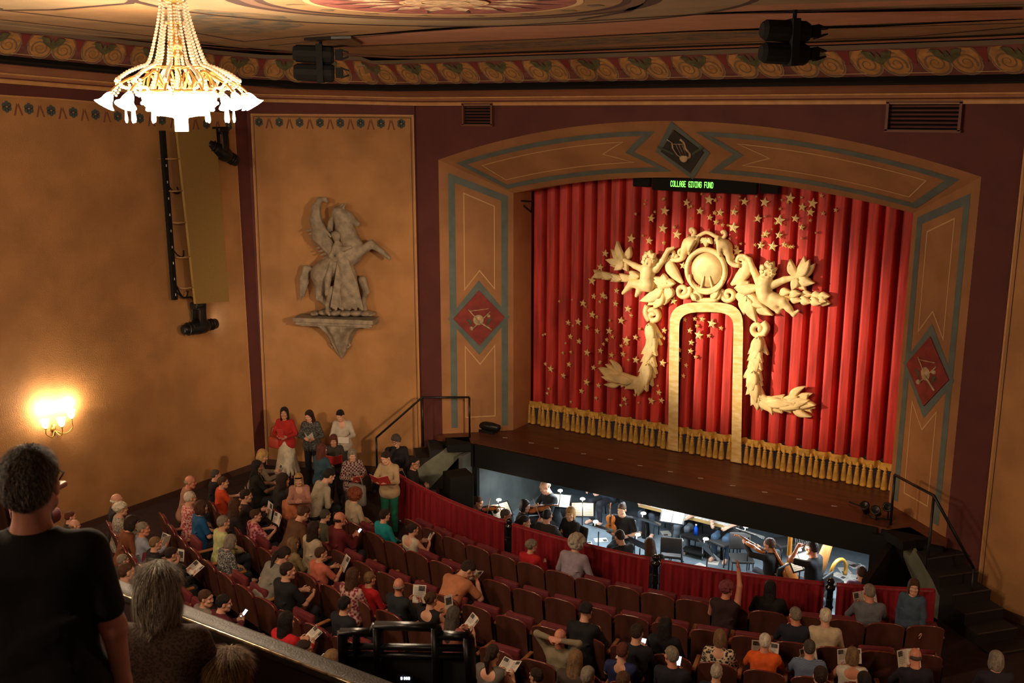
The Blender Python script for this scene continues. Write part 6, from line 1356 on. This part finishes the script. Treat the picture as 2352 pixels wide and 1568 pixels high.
def give_violin(pp, label, blabel, sc=1.0, kind='violin'):
    root, P = pp; sh = P['slv'][-1][0]; lh = P['slv'][-1][2]; base = V(sh) + V((.05, .07, .07)); d = (V(lh) + V((0, .02, .05)) - base).normalized(); X = d.cross(V((.25, 0, 1))).normalized(); Zv = X.cross(d); R = wrot(root) @ Matrix((X, d, Zv)).transposed()
    violin(label, wpt(root, base + d * .20), R, sc, kind); rh = P['hands'][0]; c = base + d * .20 + Zv * .06; bow(blabel, wpt(root, rh), wpt(root, c + (c - V(rh)).normalized() * .22))
a = mus('woman violinist in black at the left end of the pit', 1099, 1154, -100, kind='violin', hair='bun', hcol='brown', face=True, hr=-12, hy=15, hp=8, lean=4)
give_violin(a, 'dark violin of the woman at the left end of the pit', 'violin bow raised at the left end of the pit')
a = mus('dark-haired viola player in profile with raised hand in the pit', 1206, 1161, -75, kind='violin', hair='bob', hcol='black', face=True, hy=-10, hp=6)
give_violin(a, 'viola of the dark-haired player in profile', 'bow of the dark-haired viola player in profile', 1.12, 'viola')
a = mus('bald musician in black shirt bent over his instrument under the stage edge', 1251, 1118, 150, z=-.80, kind='low', hair='bald', hcol='silver', face=True, hp=18, lean=12, top='#1b2226', skin='pale')
root, P = a; violin('orange viola lying in the arms of the bald musician', wpt(root, (.02, .34, .78)), wrot(root) @ Matrix.Rotation(1.1, 3, 'Z') @ Matrix.Rotation(.5, 3, 'X'), 1.25, 'viola')
a = mus('black-haired musician seen from behind in dark grey shirt at the rail', 1258, 1183, 0, z=-.85, kind='low', hair='crop', hcol='black', top='#2e2a28')
a = mus('blonde musician in black with her hands folded in the pit', 1310, 1179, 160, z=-.88, kind='sit', hair='bob', hcol='blonde', face=True, hy=35, hp=8, skin='pale', lean=4)
a = mus('musician in black holding a viola upright in the pit', 1428, 1170, 190, z=-.88, kind='hold', hair='bun', hcol='brown', face=True, hp=10, sleeve='short', skin='pale')
root, P = a; violin('upright viola held by the musician in black', wpt(root, (.17, .26, .92)), wrot(root) @ Matrix.Rotation(PI / 2 - .1, 3, 'X') @ Matrix.Rotation(PI, 3, 'Y'), 1.15, 'viola')
a = mus('dark-haired musician in black bowed over a yellow violin near the rail', 1423, 1232, 60, z=-.88, kind='low', hair='short', hcol='dark', hp=16, lean=14)
root, P = a; violin('bright yellow violin on the lap of the bowed musician', wpt(root, (.10, .40, .74)), wrot(root) @ Matrix.Rotation(-1.2, 3, 'Z'), 1.1)
a = mus('musician with long brown hair bowed low behind the middle rail post', 1492, 1252, 40, z=-.9, kind='low', hair='long', hcol='brown', hp=18, lean=20)
a = mus('dark-haired musician just above the rail by the leftmost post', 1206, 1198, -20, z=-.86, kind='low', hair='pony', hcol='black', face=True, hy=-45)
a = mus('grey-haired man in glasses and red light behind the rail, left of the leftmost post', 1163, 1183, -55, z=-.9, kind='sit', hair='short', hcol='dkgrey', glasses=True, skin='ruddy', face=True, hy=-15, top='#2a1a1c')
a = mus('young brown-haired viola player in black near the right end of the pit', 1767, 1249, 75, z=-.9, kind='violin', hair='short', hcol='brown', face=True, hy=10, hr=-10)
give_violin(a, 'reddish viola of the young player near the right end', 'bow of the young viola player near the right end', 1.15, 'viola')
a = mus('cellist in glasses and black tee shirt at the right end of the pit', 1864, 1258, 80, z=-.80, kind='cello', hair='crop', hcol='dark', face=True, glasses=True, sleeve='short', skin='ruddy')
root, P = a; violin('dark cello leaning on the cellist in glasses', wpt(root, (-.02, .36, .52)), wrot(root) @ Matrix.Rotation(1.05, 3, 'X') @ Matrix.Rotation(PI, 3, 'Y') @ Matrix.Rotation(-.2, 3, 'Z'), 2.05, 'cello')
bow('bow held low by the cellist in glasses', wpt(root, P['hands'][0]), wpt(root, V(P['hands'][0]) + V((-.55, .1, .05))))
a = mus('brown-haired head in the gap at the right end of the pit', 1979, 1313, 20, z=-.9, kind='sit', hair='short', hcol='brown', top='#6a4a66')
# players whose heads are hidden by the stage edge
for px, py, yaw, tp, pn, lab in ((1390, 1128, 170, '#2f3c4a', '#26262c', 'viola player under the stage edge, only bare arm and blue shirt showing'), (1500, 1150, 185, '#4a5a66', '#3c4450', 'player under the stage edge in blue-grey, leftmost at the long bench'), (1585, 1178, 180, '#3d4a58', '#4a5058', 'player under the stage edge in grey trousers, middle of the long bench'), (1672, 1200, 180, '#394c5a', '#3a5068', 'player under the stage edge in blue jeans, rightmost at the long bench')):
    a = mus(lab, px, py - 52, yaw, z=-.88, kind='desk', hair='short', hcol='brown', top=tp, pants=pn, lean=6, skin='pale', sleeve='short')
def at_pit(px, py): return on_z(px, py, ZP)
t = thing('keyboard_bench', 'long pale wooden keyboard bench under the stage edge', 'keyboard', at_pit(1580, 1262)); c = V(t.location); A_, B_ = on_z(1475, 1155, -1.36), on_z(1680, 1206, -1.36); d = B_ - A_; rz = math.atan2(d.y, d.x)
b = MB(); b.box((A_ + B_) / 2, (d.length, .34, .06), rz=rz); b.build('top_board', mat('bench_wood', (.35, .22, .08), .4), t); b = MB()
for i in range(24): b.box(A_.lerp(B_, (i + .5) / 24) + V((0, 0, .034)) + V((math.sin(rz), -math.cos(rz), 0)) * .06, (d.length / 27, .16, .012), rz=rz)
b.build('keys', mat('key_ivory', (.7, .7, .66), .3), t)
for f in (.06, .94): b = MB(); p = A_.lerp(B_, f); b.box((p.x, p.y, (p.z + ZP) / 2), (.06, .28, p.z - ZP), rz=rz); b.build('leg', M['black'], t)
for i, (px, py, z, yaw, tl, lab, sh) in enumerate(((1285, 1150, -1.1, 20, .75, 'tall music stand left of the blonde musician', True), (1338, 1170, -1.05, 30, .8, 'music stand with yellow-edged score above the blonde musician', True), (1375, 1212, -1.12, 175, .5, 'black music stand back right of the blonde musician', False), (1484, 1195, -1.05, 170, .6, 'black music stand right of the upright viola', False), (1545, 1185, -1.1, 10, .8, 'music stand by the left end of the keyboard bench', True), (1720, 1225, -1.05, 165, .55, 'large music stand edged with white pages near the right end', True), (1625, 1262, -1.15, 140, 1.0, 'low tilted black music stand left of the empty chair', False), (1838, 1290, -1.1, 60, .9, 'music stand between the viola player and the cellist', True), (1150, 1172, -1.1, 70, .9, 'music stand of the woman violinist at the left end', True), (1470, 1250, -1.15, 160, .9, 'music stand by the long-haired bowed musician', True))):
    q = on_z(px, py, z); stand_(lab, (q.x, q.y, ZP), math.radians(yaw), tl, True, z - ZP, sh)
for px, py, yaw, lab in ((1700, 1300, -150, 'empty grey-padded orchestra chair left of the young viola player'), (1541, 1290, 20, 'black orchestra chair back beside the middle rail post'), (1660, 1260, 160, 'empty black orchestra chair by the keyboard bench'), (1800, 1262, 140, 'empty black orchestra chair behind the harp')):
    q = at_pit(px, py + 30); pit_chair(lab, (q.x, q.y, ZP), math.radians(yaw))
# harp
q = on_z(1811, 1300, -1.4); t = thing('harp', 'gilded concert harp with a round column near the right end of the pit', 'harp', (q.x, q.y, ZP)); gl = mat('harp_gilt', (.60, .30, .05), .35, metal=.4)
b = MB(); b.lathe([(.06, .05), (.07, .1), (.045, .14), (.042, .5), (.05, .52), (.042, .56), (.042, 1.42), (.055, 1.46), (.06, 1.52), (.04, 1.56), (.055, 1.62), (0, 1.66)], (0, 0, 0), 14); local(b, 'column', gl, t)
b = MB(); b.tube(smooth_path([(0, 0, 1.56), (.18, .1, 1.58), (.36, .2, 1.44), (.55, .3, 1.36), (.68, .38, 1.48)], 16), .035, 8); local(b, 'neck', gl, t)
b = MB(); b.tube([(.68, .38, 1.46), (.5, .28, .7), (.22, .12, .12)], [.06, .12, .17], 10); local(b, 'sound_body', mat('harp_body_wood', (.32, .14, .04), .35), t); b = MB(); b.bbox((.12, .07, .06), (.5, .36, .12), .03, R=Matrix.Rotation(.5, 3, 'Z')); local(b, 'base', gl, t); b = MB()
for i in range(18): f = (i + 1) / 19; p = V((.06, .03, .2)).lerp(V((.62, .35, 1.3)), f); b.tube([p, V((p.x, p.y, lerp(1.55, 1.42, f)))], .0018, 4)
local(b, 'strings', string, t)
q = on_z(1927, 1292, -1.2); t = thing('gilded_chair', 'chair with curved gilded back behind the cellist', 'chair', (q.x, q.y, ZP), 1.2); b = MB(); b.tube([(.22 * math.cos(a), 0, .72 + .24 * math.sin(a)) for a in np.linspace(-.5, PI + .5, 20)], .035, 8); local(b, 'backrest', gl, t); b = MB(); b.bbox((0, .2, .45), (.42, .4, .07), .02); local(b, 'seat', chairk, t)
for x in (-.18, .18):
    for y in (.02, .36): b = MB(); b.tube([(x, y, 0), (x, y, .44)], .018, 6); local(b, 'leg', gl, t)
# bottle, case, loose pages
q = at_pit(1596, 1276); t = thing('water_bottle', 'blue water bottle in the middle of the pit', 'bottle', (q.x, q.y, ZP + .46)); b = MB(); b.lathe([(0, 0), (.036, 0), (.036, .15), (.016, .19), (.016, .22), (0, .22)], (0, 0, 0), 14); local(b, 'body', mat('blue_plastic', (.01, .08, .55), .2), t); b = MB(); b.lathe([(.018, .21), (.018, .235), (0, .235)], (0, 0, 0), 12); local(b, 'cap', mat('white_cap', (.6, .6, .6), .4), t)
t = thing('gear_trolley', 'low black trolley carrying the blue water bottle in the pit', 'trolley', (q.x, q.y, ZP)); b = MB(); b.bbox((0, 0, .43), (.5, .34, .06), .01); local(b, 'top_tray', M['black'], t); b = MB(); b.bbox((0, 0, .12), (.5, .34, .04), .01); local(b, 'lower_tray', M['black'], t)
for x in (-.22, .22):
    for y in (-.14, .14): b = MB(); b.tube([(x, y, 0), (x, y, .42)], .013, 6); local(b, 'leg', chrome, t)
rr = random.Random(5)
for i, (px, py) in enumerate(((1940, 1310), (1955, 1295), (1962, 1325), (1948, 1335), (1930, 1322), (1968, 1300), (1640, 1290), (1605, 1300), (1660, 1215), (1530, 1225), (1380, 1240), (1350, 1250))):
    q = at_pit(px, py); q.z += .004; t = booklet('loose white page on the pit floor', q, Matrix.Rotation(rr.uniform(0, 6), 3, 'Z'), 'sheet', w=.2, hgt=.28, group='loose pages on the pit floor')
t = thing('folding_chair', 'chrome-legged folding chair just inside the left end of the pit rail', 'chair', CORNER_MAN.location + V((0, 0, .12)), math.radians(-60)); b = MB(); b.bbox((0, 0, .45), (.4, .38, .03), .01); local(b, 'seat', M['black'], t)
b = MB(); b.bbox((0, -.2, .75), (.38, .03, .16), .01); local(b, 'backrest', M['black'], t)
for x in (-.19, .19): b = MB(); b.tube([(x, .2, 0), (x, -.2, .86)], .011, 6); b.tube([(x, -.22, 0), (x, .16, .45)], .011, 6); local(b, 'leg', chrome, t)
# ------------------------------------------------------------------ the balcony in the foreground
br = thing('balcony_rail', 'dark polished balcony rail with a bright edge crossing the lower left', 'railing', (3.2, -13.62, 4.0)); b = MB(); railm = mat('rail_dark_lacquer', (.045, .034, .026), .5, noise=.3, nscale=8, spec=.35, bump=.15, bscale=90)
b.bbox((3.3, -13.56, 3.965), (7.6, .13, .06), .02); b.build('rail_cap', railm, br)
b = MB(); b.tube([(-.5, -13.625, 3.992), (7.1, -13.625, 3.992)], .009, 8); b.build('bright_edge', mat('rail_pale_metal_edge', (.5, .42, .28), .22, metal=.7, noise=.5, nscale=22), br)  # pale metallic strip along the near edge of the rail
b = MB(); b.box((3.3, -13.54, 3.45), (7.6, .12, .98)); b.build('parapet', mat('parapet_dark', (.035, .014, .012), .8), br)
b = MB(); b.box((3.3, -14.6, 2.95), (7.6, 2.1, .1)); b.box((3.3, -16.3, 3.4), (7.6, 1.5, 1.2)); b.build('floor_balcony', M['floor'], struct=True)
rk = thing('iron_rack', 'black iron lighting rack fixed on the balcony front, bottom centre', 'rack', on_z(930, 1560, 3.6)); R0_ = 4.05; iron2 = mat('rack_black_iron', (.012, .012, .014), .35, metal=.5, spec=.6)
def rp(px, py): return on_y(px, py, -13.18)
for seg in (((784, 1452), (855, 1452)), ((855, 1452), (864, 1436)), ((864, 1436), (1003, 1440)), ((1003, 1440), (1006, 1458)), ((1006, 1458), (1078, 1462))): b = MB(); b.tube([rp(*seg[0]), rp(*seg[1])], .028, 4); b.build('top_bar', iron2, rk)
for (x0, y0, x1, y1) in ((786, 1452, 792, 1600), (868, 1440, 872, 1600), (1002, 1440, 1006, 1600), (1076, 1462, 1082, 1600)): b = MB(); b.tube([rp(x0, y0), rp(x1, y1)], .04, 4); b.build('upright', iron2, rk)
for (x0, y0, x1, y1) in ((786, 1484, 1078, 1488), (786, 1502, 1078, 1508)): b = MB(); b.tube([rp(x0, y0), rp(x1, y1)], .022, 4); b.build('cross_bar', iron2, rk)
for x0, x1 in ((790, 866), (874, 1000), (1008, 1076)): b = MB(); b.prism([rp(x0, 1508), rp(x1, 1510), rp(x1 + 2, 1600), rp(x0 + 2, 1600)], (0, .02, 0)); b.build('backing_plate', M['black'], rk)
for x in (818,): b = MB(); b.tube([rp(x, 1454), rp(x + 2, 1502)], .03, 4); b.build('short_upright', iron2, rk)
b = MB(); q0, q1 = rp(932, 1545), rp(955, 1553); b.box((q0 + q1) / 2 + V((0, -.03, 0)), (abs(q1.x - q0.x), .02, .028)); b.build('display_panel', M['black'], rk)
b = MB()
for i, (x, wd) in enumerate(((934, 4), (941, 3), (946, 3), (951, 4))): p = rp(x, 1549) + V((0, -.045, 0)); b.box(p, (wd * .0019, .004, .014))
b.build('display_lights', mat('display_white_lit', (.8, .8, 1), .3, emit=(.75, .8, 1), es=4), rk)
# foreground people
def strands(root, style, hcol):
    ho = [c for c in root.children if c.name.startswith('hair')][0]; me = ho.data; rr = np.random.default_rng(11); n = 5200; ln = {'short': .026, 'bob': .085}[style]
    C = np.array([p.center for p in me.polygons]); N = np.array([p.normal for p in me.polygons]); I = rr.integers(0, len(C), n); b = MB(); dn = V((0, -.25, -1))
    for i in I:
        p, q = V(C[i]), V(N[i]); d = dn - q * dn.dot(q); d = (d.normalized() if d.length > .15 else V((rr.normal(), rr.normal() - 1, 0)).normalized()) + V(rr.normal(0, .22, 3)) * (1 if style == 'short' else .4)
        d = (d - q * d.dot(q)).normalized(); L = ln * rr.uniform(.6, 1.3); s = q.cross(d) * .0011; up = .5 if style == 'short' else .10; P = [p - q * .002, p + d * L * .5 + q * (L * up * .55), p + d * L + q * (L * up * .6)]
        b.strip([[P[0] - s, P[1] - s, P[2]], [P[0] + s, P[1] + s, P[2] + s * .2]], int(rr.random() < .35))
    c2 = {'dkgrey': 'grey', 'grey': 'white', 'dkblonde': 'blonde'}[hcol]; o = link('loose_hair', b.mesh('loose_hair', [hmat(hcol), hmat(c2)]), ho); o['kind'] = 'stuff'
def fore(label, px, py, dep, zfloor, stand, yaw, **kw):
    P = pose(kw.get('kind', 'side' if stand else 'sit'), kw.get('lean', 3), kw.get('hy', 0), kw.get('hp', 0), 0, 0, stand); q = at_dep(px, py, dep); sc = (q.z - zfloor) / P['HC'].z; rz = math.radians(yaw); off = Matrix.Rotation(rz, 3, 'Z') @ (P['HC'] * sc)
    kw.setdefault('kind', 'side' if stand else 'sit'); kw.setdefault('lean', 3); pp = person(label, (q.x - off.x, q.y - off.y, zfloor), rz, stand=stand, scale=sc, h=.0075, **kw); strands(pp[0], kw['hair'], kw['hcol'])
    if not stand:
        t = thing('theatre_seat', 'balcony seat under the ' + ' '.join(label.replace(',', '').split()[:9]), 'theatre seat', pp[0].location, rz, 'balcony seats')
        for nm in ('back_panel', 'backrest', 'rim', 'cushion_down', 'armrest', 'stanchion'): link(nm if nm != 'cushion_down' else 'seat_cushion', SM[nm], t)
    return pp
a = fore('standing man seen from behind in black tee shirt, filling the lower left corner', 72, 1108, 3.4, 4.0, True, 36, hair='short', hcol='dkgrey', top='#0b0a0d', sleeve='short', pants='#4a3c28', skin='ruddy', hy=4, glasses=True)
a = fore('grey-blonde woman in brown knit top, seated behind the balcony rail', 366, 1352, 4.9, 3.38, False, 30, hair='bob', hcol='grey', top=('#3d3028', '#5c4a3e', 'voronoi', 90), hp=8)
a = fore('blonde head at the bottom edge in front of the balcony rail', 528, 1548, 5.0, 2.92, False, 20, hair='bob', hcol='dkblonde', top='#201614')
a = fore('dim grey head cut by the left edge of the picture', -10, 1180, 6.0, 4.05, False, 20, hair='short', hcol='grey', top='#181418')
